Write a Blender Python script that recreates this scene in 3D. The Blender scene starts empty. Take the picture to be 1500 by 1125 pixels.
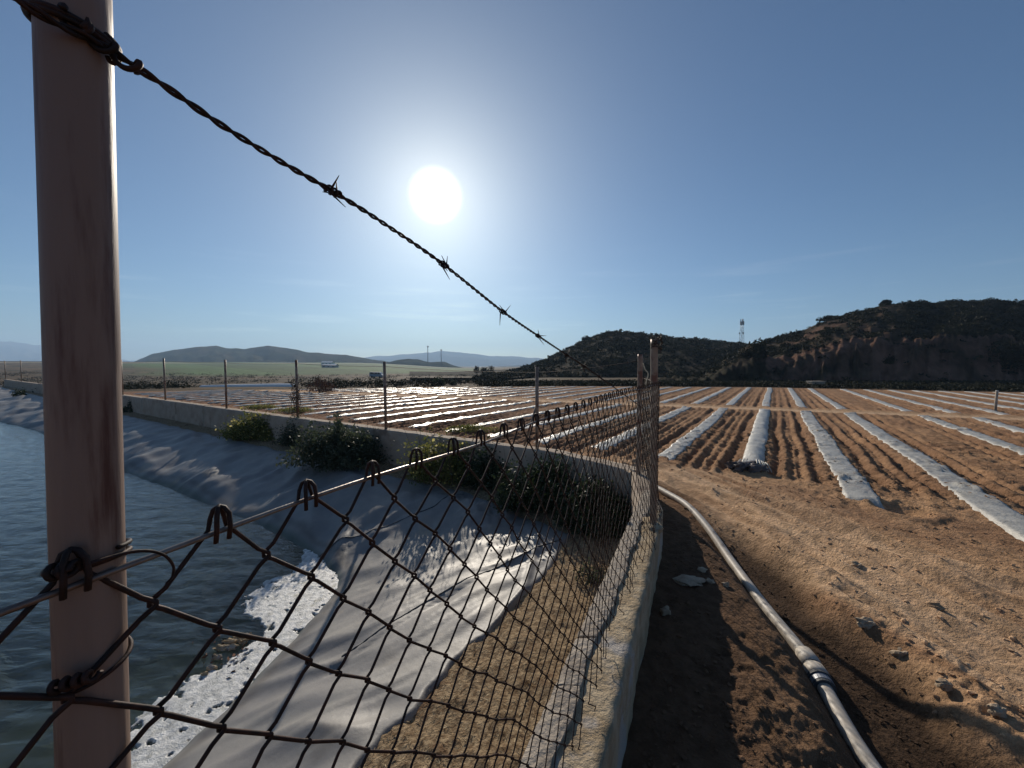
import bpy, math, random
import numpy as np
from mathutils import Vector

# ------------------------------------------------------------------ camera, sky, sun, exposure
scene = bpy.context.scene
EYE = 1.75                      # eye height above the field
FPX, CX, CY, HOR = 563.0, 750.0, 562.5, 536.0
PITCH = math.atan((CY - HOR) / FPX)
cam_data = bpy.data.cameras.new("camera")
cam_data.sensor_width = 36.0
cam_data.lens = 36.0 * FPX / 1500.0
cam_data.clip_start = 0.02
cam_data.clip_end = 20000.0
cam = bpy.data.objects.new("camera", cam_data)
scene.collection.objects.link(cam)
cam.location = (0, 0, EYE)
cam.rotation_euler = (math.pi / 2 - PITCH, 0, 0)
scene.camera = cam

SUN_EL = math.radians(23.0)
SUN_AZ = math.radians(-11.0)    # from +Y, clockwise positive (left of the view axis)
SUN_DIR = Vector((math.sin(SUN_AZ) * math.cos(SUN_EL), math.cos(SUN_AZ) * math.cos(SUN_EL), math.sin(SUN_EL)))

world = bpy.data.worlds.new("World")
scene.world = world
world.use_nodes = True
wn, wl = world.node_tree.nodes, world.node_tree.links
wn.clear()
w_out = wn.new('ShaderNodeOutputWorld')
sky = wn.new('ShaderNodeTexSky')
sky.sky_type = 'NISHITA'
sky.sun_disc = False
sky.sun_elevation = SUN_EL
sky.sun_rotation = SUN_AZ
sky.altitude = 200
sky.air_density = 1.0
sky.dust_density = 0.5
sky.ozone_density = 3.0
bg = wn.new('ShaderNodeBackground')
bg.inputs['Strength'].default_value = 0.06
skymul = wn.new('ShaderNodeMix'); skymul.data_type = 'RGBA'; skymul.blend_type = 'MULTIPLY'
skymul.inputs[0].default_value = 1.0; skymul.inputs[7].default_value = (0.76, 0.99, 1.17, 1)   # clear dry air: a little bluer
wl.new(sky.outputs[0], skymul.inputs[6]); wl.new(skymul.outputs[2], bg.inputs['Color'])
# the overexposed sun and its aureole are part of the sky itself (seen and lighting alike)
tc = wn.new('ShaderNodeTexCoord')
dot = wn.new('ShaderNodeVectorMath'); dot.operation = 'DOT_PRODUCT'
wl.new(tc.outputs['Generated'], dot.inputs[0])
dot.inputs[1].default_value = SUN_DIR
acos = wn.new('ShaderNodeMath'); acos.operation = 'ARCCOSINE'; acos.use_clamp = False
wl.new(dot.outputs['Value'], acos.inputs[0])
def wmath(op, a, b):
    n = wn.new('ShaderNodeMath'); n.operation = op
    for i, v in enumerate((a, b)):
        if isinstance(v, (int, float)): n.inputs[i].default_value = v
        elif v is not None: wl.new(v, n.inputs[i])
    return n.outputs[0]
ang = acos.outputs[0]
disc = wn.new('ShaderNodeMapRange'); disc.interpolation_type = 'SMOOTHSTEP'
disc.inputs['From Min'].default_value = math.radians(0.6); disc.inputs['From Max'].default_value = math.radians(3.9)
disc.inputs['To Min'].default_value = 2.0; disc.inputs['To Max'].default_value = 0.0
wl.new(ang, disc.inputs['Value'])
g1 = wmath('MULTIPLY', wmath('POWER', 2.718, wmath('MULTIPLY', ang, -1 / math.radians(4.5))), 0.42)
g2 = wmath('MULTIPLY', wmath('POWER', 2.718, wmath('MULTIPLY', ang, -1 / math.radians(11.5))), 0.42)
glow = wmath('ADD', wmath('ADD', g1, g2), disc.outputs['Result'])
bg2 = wn.new('ShaderNodeBackground')
bg2.inputs['Color'].default_value = (1.0, 0.90, 0.68, 1)
wl.new(glow, bg2.inputs['Strength'])
# faint cirrus streaks low over the horizon
cmap = wn.new('ShaderNodeMapping'); cmap.inputs['Scale'].default_value = (2.2, 2.2, 26.0); cmap.inputs['Location'].default_value = (0.35, 0.1, 0.4)
wl.new(tc.outputs['Generated'], cmap.inputs['Vector'])
cno = wn.new('ShaderNodeTexNoise'); cno.inputs['Scale'].default_value = 1.6; cno.inputs['Detail'].default_value = 5; cno.inputs['Roughness'].default_value = 0.55
wl.new(cmap.outputs[0], cno.inputs['Vector'])
cmr = wn.new('ShaderNodeMapRange'); cmr.interpolation_type = 'SMOOTHSTEP'
cmr.inputs['From Min'].default_value = 0.52; cmr.inputs['From Max'].default_value = 0.78; cmr.inputs['To Max'].default_value = 0.16
wl.new(cno.outputs['Fac'], cmr.inputs['Value'])
csep = wn.new('ShaderNodeSeparateXYZ'); wl.new(tc.outputs['Generated'], csep.inputs[0])
cel = wn.new('ShaderNodeMapRange'); cel.interpolation_type = 'SMOOTHSTEP'
cel.inputs['From Min'].default_value = 0.30; cel.inputs['From Max'].default_value = 0.08
wl.new(csep.outputs['Z'], cel.inputs['Value'])
glow = wmath('ADD', glow, wmath('MULTIPLY', cmr.outputs['Result'], cel.outputs['Result']))
wl.new(glow, bg2.inputs['Strength'])
add = wn.new('ShaderNodeAddShader')
wl.new(bg.outputs[0], add.inputs[0]); wl.new(bg2.outputs[0], add.inputs[1])
wl.new(add.outputs[0], w_out.inputs['Surface'])

sun_data = bpy.data.lights.new("sun", 'SUN')
sun_data.energy = 4.8
sun_data.angle = math.radians(0.5)
sun_data.color = (1.0, 0.9, 0.76)
sun = bpy.data.objects.new("sun", sun_data)
scene.collection.objects.link(sun)
sun.rotation_euler = SUN_DIR.to_track_quat('Z', 'Y').to_euler()
sun.location = (-20, 60, 40)

scene.view_settings.view_transform = 'Standard'
scene.view_settings.look = 'None'
scene.view_settings.exposure = 0.0
scene.view_settings.gamma = 1.0
scene.view_settings.use_curve_mapping = False
scene.cycles.use_denoising = True
scene.cycles.max_bounces = 8
scene.cycles.transparent_max_bounces = 12
scene.cycles.volume_bounces = 1

# ------------------------------------------------------------------ helpers
RNG = np.random.default_rng(7)
COL = scene.collection

def ray(px, py):
    x, y = (px - CX) / FPX, (CY - py) / FPX
    c, s = math.cos(PITCH), math.sin(PITCH)
    return np.array([x, c + s * y, -s + c * y])

def at_z(px, py, z):
    """Point where the sight line meets a level surface of height z."""
    d = ray(px, py)
    return np.array([0, 0, EYE]) + d * ((z - EYE) / d[2])

def at_y(px, py, y):
    d = ray(px, py)
    return np.array([0, 0, EYE]) + d * (y / d[1])

_prm = np.concatenate([RNG.permutation(256)] * 3)
_gang = RNG.random(256) * 2 * np.pi
_gx, _gy = np.cos(_gang), np.sin(_gang)
def perlin(x, y, seed=0):
    x = np.asarray(x, float) + seed * 17.31; y = np.asarray(y, float) + seed * 9.77
    xi = np.floor(x).astype(int); yi = np.floor(y).astype(int)
    xf, yf = x - xi, y - yi
    u = xf * xf * xf * (xf * (xf * 6 - 15) + 10); v = yf * yf * yf * (yf * (yf * 6 - 15) + 10)
    def g(ix, iy, dx, dy):
        h = _prm[_prm[ix & 255] + (iy & 255)]
        return _gx[h] * dx + _gy[h] * dy
    a = g(xi, yi, xf, yf); b = g(xi + 1, yi, xf - 1, yf)
    c = g(xi, yi + 1, xf, yf - 1); d = g(xi + 1, yi + 1, xf - 1, yf - 1)
    return 1.5 * ((a * (1 - u) + b * u) * (1 - v) + (c * (1 - u) + d * u) * v)

def fbm(x, y, octv=4, seed=0, gain=0.5):
    t, a, f = 0, 1.0, 1.0
    for i in range(octv):
        t = t + a * perlin(np.asarray(x) * f, np.asarray(y) * f, seed + i)
        a *= gain; f *= 2.03
    return t

def sstep(a, b, x):
    t = np.clip((x - a) / (b - a), 0, 1)
    return t * t * (3 - 2 * t)

def new_mesh(name, V, F, smooth=True, color=None):
    V = np.asarray(V, np.float32); F = np.asarray(F, np.int32)
    me = bpy.data.meshes.new(name)
    k = F.shape[1]
    me.vertices.add(len(V)); me.vertices.foreach_set('co', V.ravel())
    me.loops.add(F.size); me.loops.foreach_set('vertex_index', F.ravel())
    me.polygons.add(len(F))
    me.polygons.foreach_set('loop_start', np.arange(0, F.size, k, dtype=np.int32))
    me.polygons.foreach_set('use_smooth', np.full(len(F), smooth))
    if color is not None:
        at = me.color_attributes.new('tint', 'FLOAT_COLOR', 'POINT')
        c = np.ones((len(V), 4), np.float32); c[:, :3] = color
        at.data.foreach_set('color', c.ravel())
    me.update(calc_edges=True)
    me.validate()
    return me

def obj(name, me, m=None, parent=None, label=None, cat=None, group=None, kind=None):
    o = bpy.data.objects.new(name, me)
    COL.objects.link(o)
    if m is not None and me is not None and len(me.materials) == 0: me.materials.append(m)
    if parent is not None: o.parent = parent
    tag(o, label, cat, group, kind)
    return o

def tag(o, label=None, cat=None, group=None, kind=None):
    if label: o['label'] = label
    if cat: o['category'] = cat
    if group: o['group'] = group
    if kind: o['kind'] = kind
    return o

def thing(name, label, cat, loc=(0, 0, 0), group=None):
    o = bpy.data.objects.new(name, None)
    COL.objects.link(o); o.location = loc; o.empty_display_size = 0.1
    return tag(o, label, cat, group)

def rel(V, root):
    return np.asarray(V, float) - np.array(root.location)

class Geo:
    """Collects vertex and quad arrays for one mesh."""
    def __init__(self): self.V, self.F, self.n = [], [], 0
    def add(self, V, F):
        V = np.asarray(V, float); F = np.asarray(F, int)
        self.V.append(V); self.F.append(F + self.n); self.n += len(V)
        return self
    def build(self, name, m, parent=None, smooth=True, **kw):
        V = np.concatenate(self.V); F = np.concatenate(self.F)
        if parent is not None: V = rel(V, parent)
        return obj(name, new_mesh(name, V, F, smooth), m, parent, **kw)

def tube(P, rad, sides=8, caps=True):
    P = np.asarray(P, float); n = len(P)
    rad = np.broadcast_to(np.asarray(rad, float), (n,))
    T = np.gradient(P, axis=0); T /= np.linalg.norm(T, axis=1)[:, None] + 1e-12
    ref = np.array([0.0, 0, 1]) if abs(T[0][2]) < 0.9 else np.array([1.0, 0, 0])
    N = np.cross(T[0], ref); N /= np.linalg.norm(N)
    a = np.arange(sides) * 2 * np.pi / sides
    V = []
    for i in range(n):
        N = N - T[i] * np.dot(N, T[i]); N /= np.linalg.norm(N) + 1e-12
        B = np.cross(T[i], N)
        V.append(P[i] + rad[i] * (np.cos(a)[:, None] * N + np.sin(a)[:, None] * B))
    V = np.concatenate(V)
    i, j = np.meshgrid(np.arange(n - 1), np.arange(sides), indexing='ij')
    q = np.stack([i * sides + j, i * sides + (j + 1) % sides, (i + 1) * sides + (j + 1) % sides, (i + 1) * sides + j], -1).reshape(-1, 4)
    if caps:
        c = len(V)
        V = np.concatenate([V, P[:1], P[-1:]])
        e = np.arange(0, sides, 2)
        q1 = np.stack([np.full(len(e), c), (e + 2) % sides, (e + 1) % sides, e], -1)
        o2 = (n - 1) * sides
        q2 = np.stack([np.full(len(e), c + 1), o2 + e, o2 + (e + 1) % sides, o2 + (e + 2) % sides], -1)
        q = np.concatenate([q, q1, q2])
    return V, q

def box(c, s, rz=0.0):
    c = np.asarray(c, float); s = np.asarray(s, float) / 2
    k = np.array([[-1, -1, -1], [1, -1, -1], [1, 1, -1], [-1, 1, -1], [-1, -1, 1], [1, -1, 1], [1, 1, 1], [-1, 1, 1]]) * s
    cs, sn = math.cos(rz), math.sin(rz)
    k = np.stack([k[:, 0] * cs - k[:, 1] * sn, k[:, 0] * sn + k[:, 1] * cs, k[:, 2]], -1)
    return k + c, np.array([[0, 3, 2, 1], [4, 5, 6, 7], [0, 1, 5, 4], [1, 2, 6, 5], [2, 3, 7, 6], [3, 0, 4, 7]])

def grid_faces(nr, nc):
    i, j = np.meshgrid(np.arange(nr - 1), np.arange(nc - 1), indexing='ij')
    return np.stack([i * nc + j, i * nc + j + 1, (i + 1) * nc + j + 1, (i + 1) * nc + j], -1).reshape(-1, 4)

def polar(az, r):
    A, R = np.meshgrid(az, r, indexing='ij')
    return R * np.sin(A), R * np.cos(A), grid_faces(len(az), len(r))[:, ::-1]

def compact(V, F, keep):
    F = F[keep]
    used = np.zeros(len(V), bool); used[F.ravel()] = True
    idx = np.cumsum(used) - 1
    return V[used], idx[F], used

def seg_dist(x, y, P):
    """distance to polyline, arc length of the closest point, signed side (+ = left of the direction of travel)"""
    x = np.asarray(x, float); y = np.asarray(y, float)
    best = np.full(x.shape, 1e18); arc = np.zeros(x.shape); side = np.zeros(x.shape)
    acc = 0.0
    for a, b in zip(P[:-1], P[1:]):
        dx, dy = b[0] - a[0], b[1] - a[1]; L = math.hypot(dx, dy)
        t = np.clip(((x - a[0]) * dx + (y - a[1]) * dy) / (L * L), 0, 1)
        ex, ey = x - a[0] - t * dx, y - a[1] - t * dy
        d2 = ex * ex + ey * ey
        s = np.sign(dx * (y - a[1]) - dy * (x - a[0]))
        m = d2 < best - 1e-12
        best = np.where(m, d2, best); arc = np.where(m, acc + t * L, arc); side = np.where(m, s, side)
        acc += L
    return np.sqrt(best), arc, side

def smooth_path(P, n):
    """Catmull-Rom resample."""
    P = np.asarray(P, float)
    Q = np.concatenate([[2 * P[0] - P[1]], P, [2 * P[-1] - P[-2]]])
    out = []
    m = len(P) - 1
    for t in np.linspace(0, m, n):
        i = min(int(t), m - 1); u = t - i
        p0, p1, p2, p3 = Q[i:i + 4]
        out.append(0.5 * (2 * p1 + (p2 - p0) * u + (2 * p0 - 5 * p1 + 4 * p2 - p3) * u * u + (3 * p1 - p0 - 3 * p2 + p3) * u ** 3))
    return np.array(out)

def leaves(C, size, rng, flat=0.0, narrow=0.5):
    """one diamond leaf per centre"""
    n = len(C)
    a = rng.normal(size=(n, 3)); a[:, 2] *= (1 - flat); a /= np.linalg.norm(a, axis=1)[:, None] + 1e-9
    b = np.cross(a, rng.normal(size=(n, 3))); b /= np.linalg.norm(b, axis=1)[:, None] + 1e-9
    s = (np.asarray(size) * (0.6 + 0.8 * rng.random(n)))[:, None]
    V = np.stack([C - a * s, C + b * s * narrow, C + a * s, C - b * s * narrow], 1).reshape(-1, 3)
    return V, np.arange(4 * n).reshape(-1, 4)

# ------------------------------------------------------------------ materials
def pmat(name, c1, c2, scale=5.0, rough=0.8, bump=0.3, bscale=40.0, spec=0.3, metal=0.0, detail=8.0,
         c3=None, s3=2.0, f3=0.5, attr=False, stretch=(1, 1, 1), bdist=0.02, transl=0.0, rvar=0.0):
    m = bpy.data.materials.new(name); m.use_nodes = True
    n, l = m.node_tree.nodes, m.node_tree.links
    p = n['Principled BSDF']
    p.inputs['Roughness'].default_value = rough
    p.inputs['Specular IOR Level'].default_value = spec
    p.inputs['Metallic'].default_value = metal
    t = n.new('ShaderNodeTexCoord'); mp = n.new('ShaderNodeMapping')
    mp.inputs['Scale'].default_value = stretch
    l.new(t.outputs['Object'], mp.inputs['Vector'])
    def noise(s, d=detail, r=0.6):
        k = n.new('ShaderNodeTexNoise'); k.inputs['Scale'].default_value = s
        k.inputs['Detail'].default_value = d; k.inputs['Roughness'].default_value = r
        l.new(mp.outputs[0], k.inputs['Vector']); return k.outputs['Fac']
    def mix(f, a, b, mode='MIX'):
        k = n.new('ShaderNodeMix'); k.data_type = 'RGBA'; k.blend_type = mode
        for sock, v in ((k.inputs[0], f), (k.inputs[6], a), (k.inputs[7], b)):
            if isinstance(v, (int, float)): sock.default_value = v
            elif isinstance(v, tuple): sock.default_value = (*v, 1)
            else: l.new(v, sock)
        return k.outputs[2]
    def ramp(f, a, b):
        k = n.new('ShaderNodeMapRange'); k.inputs['From Min'].default_value = a; k.inputs['From Max'].default_value = b
        k.interpolation_type = 'SMOOTHSTEP'
        l.new(f, k.inputs['Value']); return k.outputs['Result']
    col = mix(ramp(noise(scale), 0.33, 0.67), c1, c2)
    if c3 is not None: col = mix(ramp(noise(s3), f3, f3 + 0.12), col, c3)
    if attr:
        a = n.new('ShaderNodeVertexColor'); a.layer_name = 'tint'
        col = mix(1.0, a.outputs['Color'], col, 'MULTIPLY')
    l.new(col, p.inputs['Base Color'])
    if rvar:
        r = n.new('ShaderNodeMapRange'); r.inputs['To Min'].default_value = rough - rvar; r.inputs['To Max'].default_value = rough + rvar
        l.new(noise(scale * 2.3), r.inputs['Value']); l.new(r.outputs['Result'], p.inputs['Roughness'])
    if bump:
        b = n.new('ShaderNodeBump'); b.inputs['Strength'].default_value = bump; b.inputs['Distance'].default_value = bdist
        l.new(noise(bscale, 6, 0.65), b.inputs['Height']); l.new(b.outputs[0], p.inputs['Normal'])
    if transl:
        tr = n.new('ShaderNodeBsdfTranslucent'); l.new(col, tr.inputs['Color'])
        ms = n.new('ShaderNodeMixShader'); ms.inputs[0].default_value = transl
        l.new(p.outputs[0], ms.inputs[1]); l.new(tr.outputs[0], ms.inputs[2])
        l.new(ms.outputs[0], n['Material Output'].inputs['Surface'])
    return m

M = {}
M['ground'] = pmat('soil', (0.78, 0.76, 0.73), (1.22, 1.2, 1.18), scale=11, rough=0.95, bump=1.0, bscale=38, spec=0.1, attr=True, bdist=0.035)
M['hill'] = pmat('hillside', (0.6, 0.58, 0.55), (1.25, 1.2, 1.15), scale=0.6, rough=1, bump=0.8, bscale=2.2, spec=0.05, attr=True, bdist=0.4)
M['far'] = pmat('far_slope', (0.8, 0.8, 0.8), (1.15, 1.15, 1.15), scale=0.02, rough=1, bump=0, spec=0.0, attr=True)
M['bank'] = pmat('straw_dirt', (0.17, 0.11, 0.062), (0.42, 0.31, 0.19), scale=26, rough=0.95, bump=1.0, bscale=45, spec=0.1, c3=(0.17, 0.10, 0.055), s3=2.5, f3=0.55, bdist=0.03)
M['concrete'] = pmat('concrete', (0.34, 0.265, 0.20), (0.43, 0.35, 0.27), scale=3, rough=0.9, bump=0.5, bscale=35, spec=0.2, c3=(0.22, 0.16, 0.12), s3=1.4, f3=0.58)
M['coping'] = pmat('crumbling_mortar', (0.36, 0.27, 0.17), (0.52, 0.42, 0.29), scale=7, rough=0.95, bump=0.9, bscale=30, spec=0.1, c3=(0.45, 0.41, 0.37), s3=3.0, f3=0.52, bdist=0.03)
M['mortar'] = pmat('pale_mortar', (0.33, 0.275, 0.22), (0.48, 0.41, 0.33), scale=9, rough=0.95, bump=0.8, bscale=40, spec=0.1)
M['liner'] = pmat('pond_liner', (0.80, 0.80, 0.84), (1.05, 1.04, 1.02), scale=2.2, rough=0.53, bump=0.2, bscale=9, spec=0.4, c3=(1.3, 1.15, 0.95), s3=1.2, f3=0.6, bdist=0.02, rvar=0.1, attr=True)
M['post'] = pmat('stained_post', (0.19, 0.128, 0.10), (0.27, 0.195, 0.155), scale=9, rough=0.55, bump=0.25, bscale=60, spec=0.4, c3=(0.085, 0.035, 0.026), s3=26, f3=0.52, stretch=(1, 1, 0.10), bdist=0.004)
M['steel'] = pmat('weathered_steel', (0.22, 0.155, 0.115), (0.31, 0.235, 0.17), scale=12, rough=0.5, bump=0.3, bscale=80, spec=0.5, c3=(0.16, 0.07, 0.045), s3=8, f3=0.5, metal=0.2, bdist=0.003)
M['rust'] = pmat('rusty_wire', (0.013, 0.008, 0.007), (0.045, 0.018, 0.012), scale=60, rough=0.65, bump=0.5, bscale=300, spec=0.4, metal=0.3, bdist=0.001)
M['galv'] = pmat('galvanised_wire', (0.22, 0.2, 0.18), (0.13, 0.08, 0.06), scale=30, rough=0.38, bump=0.3, bscale=300, spec=0.6, metal=0.6, bdist=0.001)
M['plastic'] = pmat('mulch_film', (0.37, 0.345, 0.295), (0.50, 0.47, 0.405), scale=5, rough=0.40, bump=0.7, bscale=24, spec=0.5, c3=(0.36, 0.30, 0.24), s3=2.2, f3=0.58, bdist=0.02, rvar=0.12)
M['dark_plastic'] = pmat('muddy_film', (0.05, 0.045, 0.05), (0.16, 0.12, 0.10), scale=14, rough=0.5, bump=0.6, bscale=20, spec=0.4)
M['pipe'] = pmat('dusty_pipe', (0.38, 0.33, 0.27), (0.52, 0.47, 0.40), scale=14, rough=0.5, bump=0.25, bscale=70, spec=0.4, c3=(0.24, 0.21, 0.19), s3=9, f3=0.56, bdist=0.004)
M['rubber'] = pmat('dark_collar', (0.035, 0.04, 0.045), (0.10, 0.10, 0.10), scale=20, rough=0.6, bump=0.2, bscale=60, spec=0.4)
M['stone'] = pmat('stone', (0.30, 0.225, 0.155), (0.46, 0.37, 0.27), scale=8, rough=0.9, bump=0.6, bscale=25, spec=0.2)
M['soilstone'] = pmat('earth_clod', (0.26, 0.165, 0.10), (0.42, 0.29, 0.18), scale=10, rough=0.95, bump=0.6, bscale=40, spec=0.1)
M['crumb'] = pmat('soil_crumb', (0.85, 0.84, 0.83), (1.3, 1.28, 1.25), scale=14, rough=0.95, bump=0.5, bscale=60, spec=0.1, attr=True)
M['leaf_dark'] = pmat('dark_leaf', (0.022, 0.034, 0.014), (0.05, 0.07, 0.028), scale=3, rough=0.6, bump=0, spec=0.3, transl=0.25)
M['leaf_grey'] = pmat('grey_leaf', (0.04, 0.055, 0.03), (0.085, 0.10, 0.058), scale=3, rough=0.6, bump=0, spec=0.3, transl=0.35)
M['leaf_yellow'] = pmat('yellow_green_leaf', (0.10, 0.12, 0.03), (0.20, 0.19, 0.05), scale=3, rough=0.6, bump=0, spec=0.3, transl=0.45)
M['scrub'] = pmat('scrub_leaf', (0.009, 0.011, 0.006), (0.030, 0.031, 0.016), scale=0.35, rough=0.8, bump=0, spec=0.1, transl=0.15)
M['dry'] = pmat('dry_twig', (0.10, 0.05, 0.035), (0.20, 0.11, 0.07), scale=9, rough=0.9, bump=0, spec=0.1)
M['straw'] = pmat('straw', (0.30, 0.22, 0.12), (0.55, 0.44, 0.27), scale=30, rough=0.8, bump=0)
M['bark'] = pmat('bark', (0.10, 0.075, 0.05), (0.16, 0.12, 0.085), scale=12, rough=0.9, bump=0.4, bscale=60, spec=0.1)
M['flower'] = pmat('flower', (0.62, 0.50, 0.12), (0.75, 0.66, 0.30), scale=20, rough=0.7, bump=0, transl=0.4)
M['white'] = pmat('white_paint', (0.66, 0.65, 0.62), (0.76, 0.75, 0.72), scale=1, rough=0.6, bump=0)
M['grey_metal'] = pmat('grey_metal', (0.25, 0.26, 0.28), (0.33, 0.34, 0.36), scale=2, rough=0.5, bump=0, metal=0.4)
M['van_body'] = pmat('van_paint', (0.24, 0.28, 0.32), (0.28, 0.32, 0.36), scale=1, rough=0.35, bump=0)
M['glass'] = pmat('dark_glass', (0.03, 0.035, 0.04), (0.05, 0.055, 0.06), scale=1, rough=0.1, bump=0, spec=0.6)
M['cord'] = pmat('pale_cord', (0.42, 0.38, 0.28), (0.55, 0.50, 0.38), scale=30, rough=0.7, bump=0)

def foam_material():
    m = pmat('foam', (0.40, 0.41, 0.40), (0.72, 0.72, 0.70), scale=14, rough=0.45, bump=0.8, bscale=90, spec=0.5, c3=(0.30, 0.30, 0.26), s3=6, f3=0.56, bdist=0.012)
    return m
M['foam'] = foam_material()

def water_material():
    m = bpy.data.materials.new('pond_water'); m.use_nodes = True
    n, l = m.node_tree.nodes, m.node_tree.links
    p = n['Principled BSDF']
    p.inputs['Base Color'].default_value = (0.74, 0.82, 0.80, 1)
    p.inputs['Roughness'].default_value = 0.04
    p.inputs['IOR'].default_value = 1.33
    p.inputs['Transmission Weight'].default_value = 1.0
    t = n.new('ShaderNodeTexCoord'); mp = n.new('ShaderNodeMapping')
    mp.inputs['Rotation'].default_value = (0, 0, math.radians(20)); mp.inputs['Scale'].default_value = (1.0, 2.2, 1)
    l.new(t.outputs['Object'], mp.inputs['Vector'])
    k = n.new('ShaderNodeTexNoise'); k.inputs['Scale'].default_value = 4.5; k.inputs['Detail'].default_value = 5
    k.inputs['Distortion'].default_value = 0.6
    l.new(mp.outputs[0], k.inputs['Vector'])
    b = n.new('ShaderNodeBump'); b.inputs['Strength'].default_value = 0.40; b.inputs['Distance'].default_value = 0.045
    l.new(k.outputs['Fac'], b.inputs['Height']); l.new(b.outputs[0], p.inputs['Normal'])
    return m
M['water'] = water_material()

# ------------------------------------------------------------------ plan of the place
FD = np.array([0.488, 1.0]); FDu = FD / np.linalg.norm(FD)       # run of the near wall and fence
FN = np.array([FDu[1], -FDu[0]])                                 # its outer side (towards the track)
def near_line(b, y): return np.array([-b + 0.488 * y, y])
WALL_TOP = EYE - 1.40
LEDGE = EYE - 2.12
WATER_Z = EYE - 2.75

farA = at_z(700, 648.5, WALL_TOP)[:2]; farB = at_z(195, 581, WALL_TOP)[:2]
fdir = (farB - farA) / np.linalg.norm(farB - farA)               # far wall, leading away to the left
fout = np.array([-fdir[1], fdir[0]]); fout = fout if fout[1] > 0 else -fout   # its outer side, towards the field
cornerB = at_z(925, 690, WALL_TOP)[:2]
postA_xy = at_z(957, 770, WALL_TOP)[:2]
# inner top edge of the wall: along the near wall, round the corner, along the far wall
bendA = near_line(0.60, 3.75)
INNER = [near_line(0.58, -9.0), near_line(0.58, 0.0), near_line(0.58, 2.6), bendA, cornerB, at_z(800, 661, WALL_TOP)[:2], farA, farB, farA + fdir * 62]
INNER = [np.asarray(p) for p in INNER]

def offset_path(P, d):
    """offset to the right of the direction of travel"""
    out = []
    for i, p in enumerate(P):
        ns = []
        if i > 0: t = P[i] - P[i - 1]; t = t / np.linalg.norm(t); ns.append(np.array([t[1], -t[0]]))
        if i < len(P) - 1: t = P[i + 1] - P[i]; t = t / np.linalg.norm(t); ns.append(np.array([t[1], -t[0]]))
        nrm = sum(ns); nrm = nrm / np.linalg.norm(nrm)
        out.append(p + nrm * d / max(0.4, float(np.dot(nrm, ns[0]))))
    return out
WALL_W = 0.25
CENTRE = offset_path(INNER, WALL_W / 2)
OUTER = offset_path(INNER, WALL_W)

wl_px = [(-130, 588), (-60, 602), (0, 617), (60, 632), (185, 688), (260, 712), (330, 745), (400, 770), (450, 796), (490, 826), (505, 852),
         (476, 892), (448, 925), (416, 962), (370, 1010), (322, 1055), (276, 1100), (225, 1150), (140, 1225)]
WLINE = [at_z(x, y, WATER_Z)[:2] for x, y in wl_px]
_w = smooth_path(np.array(WLINE), 130)
WLINE = [WLINE[0] + fdir * 40] + [p for p in _w] + [WLINE[-1] - FDu * 9.0]

def ground_dists(x, y):
    d, arc, side = seg_dist(x, y, CENTRE)
    return d, arc, side                     # side > 0 : inside the pond (left of travel)

# rows run towards their own vanishing point
RD = np.array([0.684, 1.0]); RDu = RD / np.linalg.norm(RD)
RN = np.array([RDu[1], -RDu[0]])
def row_coord(x, y): return (x * RN[0] + y * RN[1])
ROW_M = [-0.2 - 0.93 * k for k in range(24, 0, -1)] + [-0.2, 0.68, 1.55, 2.9, 3.8, 4.7, 5.6, 6.5, 7.4, 8.3, 9.2, 10.1]
ROW_X0 = [m * EYE for m in ROW_M]
T0 = at_z(600, 580, 0)[:2]; T1 = at_z(1100, 599, 0)[:2]
TD = (T1 - T0) / np.linalg.norm(T1 - T0); TN = np.array([-TD[1], TD[0]])
def track_coord(x, y): return (x - T0[0]) * TN[0] + (y - T0[1]) * TN[1]      # + beyond the cross track
END_X = [-60, -30, -16, -7, 6, 20, 32, 45, 80]; END_Y = [16, 24.5, 28.5, 31.0, 32.5, 31.0, 25.5, 20, 8]

PIPE_PX = [(955, 713), (985, 729), (1010, 745), (1045, 775), (1080, 811), (1130, 869), (1180, 925), (1210, 970), (1250, 1035), (1315, 1127), (1390, 1250)]
PIPE = np.array([at_z(x, y, 0.02) for x, y in PIPE_PX])
PIPE = smooth_path(PIPE, 120)
RUT1 = smooth_path(np.array([at_z(x, y, 0)[:2] for x, y in [(940, 690), (990, 712), (1100, 768), (1250, 850), (1400, 932), (1560, 1020)]]), 40)
RUT2 = smooth_path(np.array([at_z(x, y, 0)[:2] for x, y in [(940, 680), (1010, 703), (1150, 748), (1300, 803), (1500, 870), (1700, 935)]]), 40)

def far_height(x, y):
    """lie of the land beyond the field"""
    r = np.hypot(x, y); az = np.arctan2(x, y)
    left = 1 - sstep(-0.12, 0.10, az)
    h = -1.7 * sstep(36, 80, r) * left
    rise = 0.0175 * np.clip(r - 150, 0, 480) * left * (1 - sstep(-0.40, -0.10, az))
    rise = rise + 0.0
    return h + rise + 0.25 * fbm(x * 0.02, y * 0.02, 3, 5) * sstep(60, 200, r)

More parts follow.
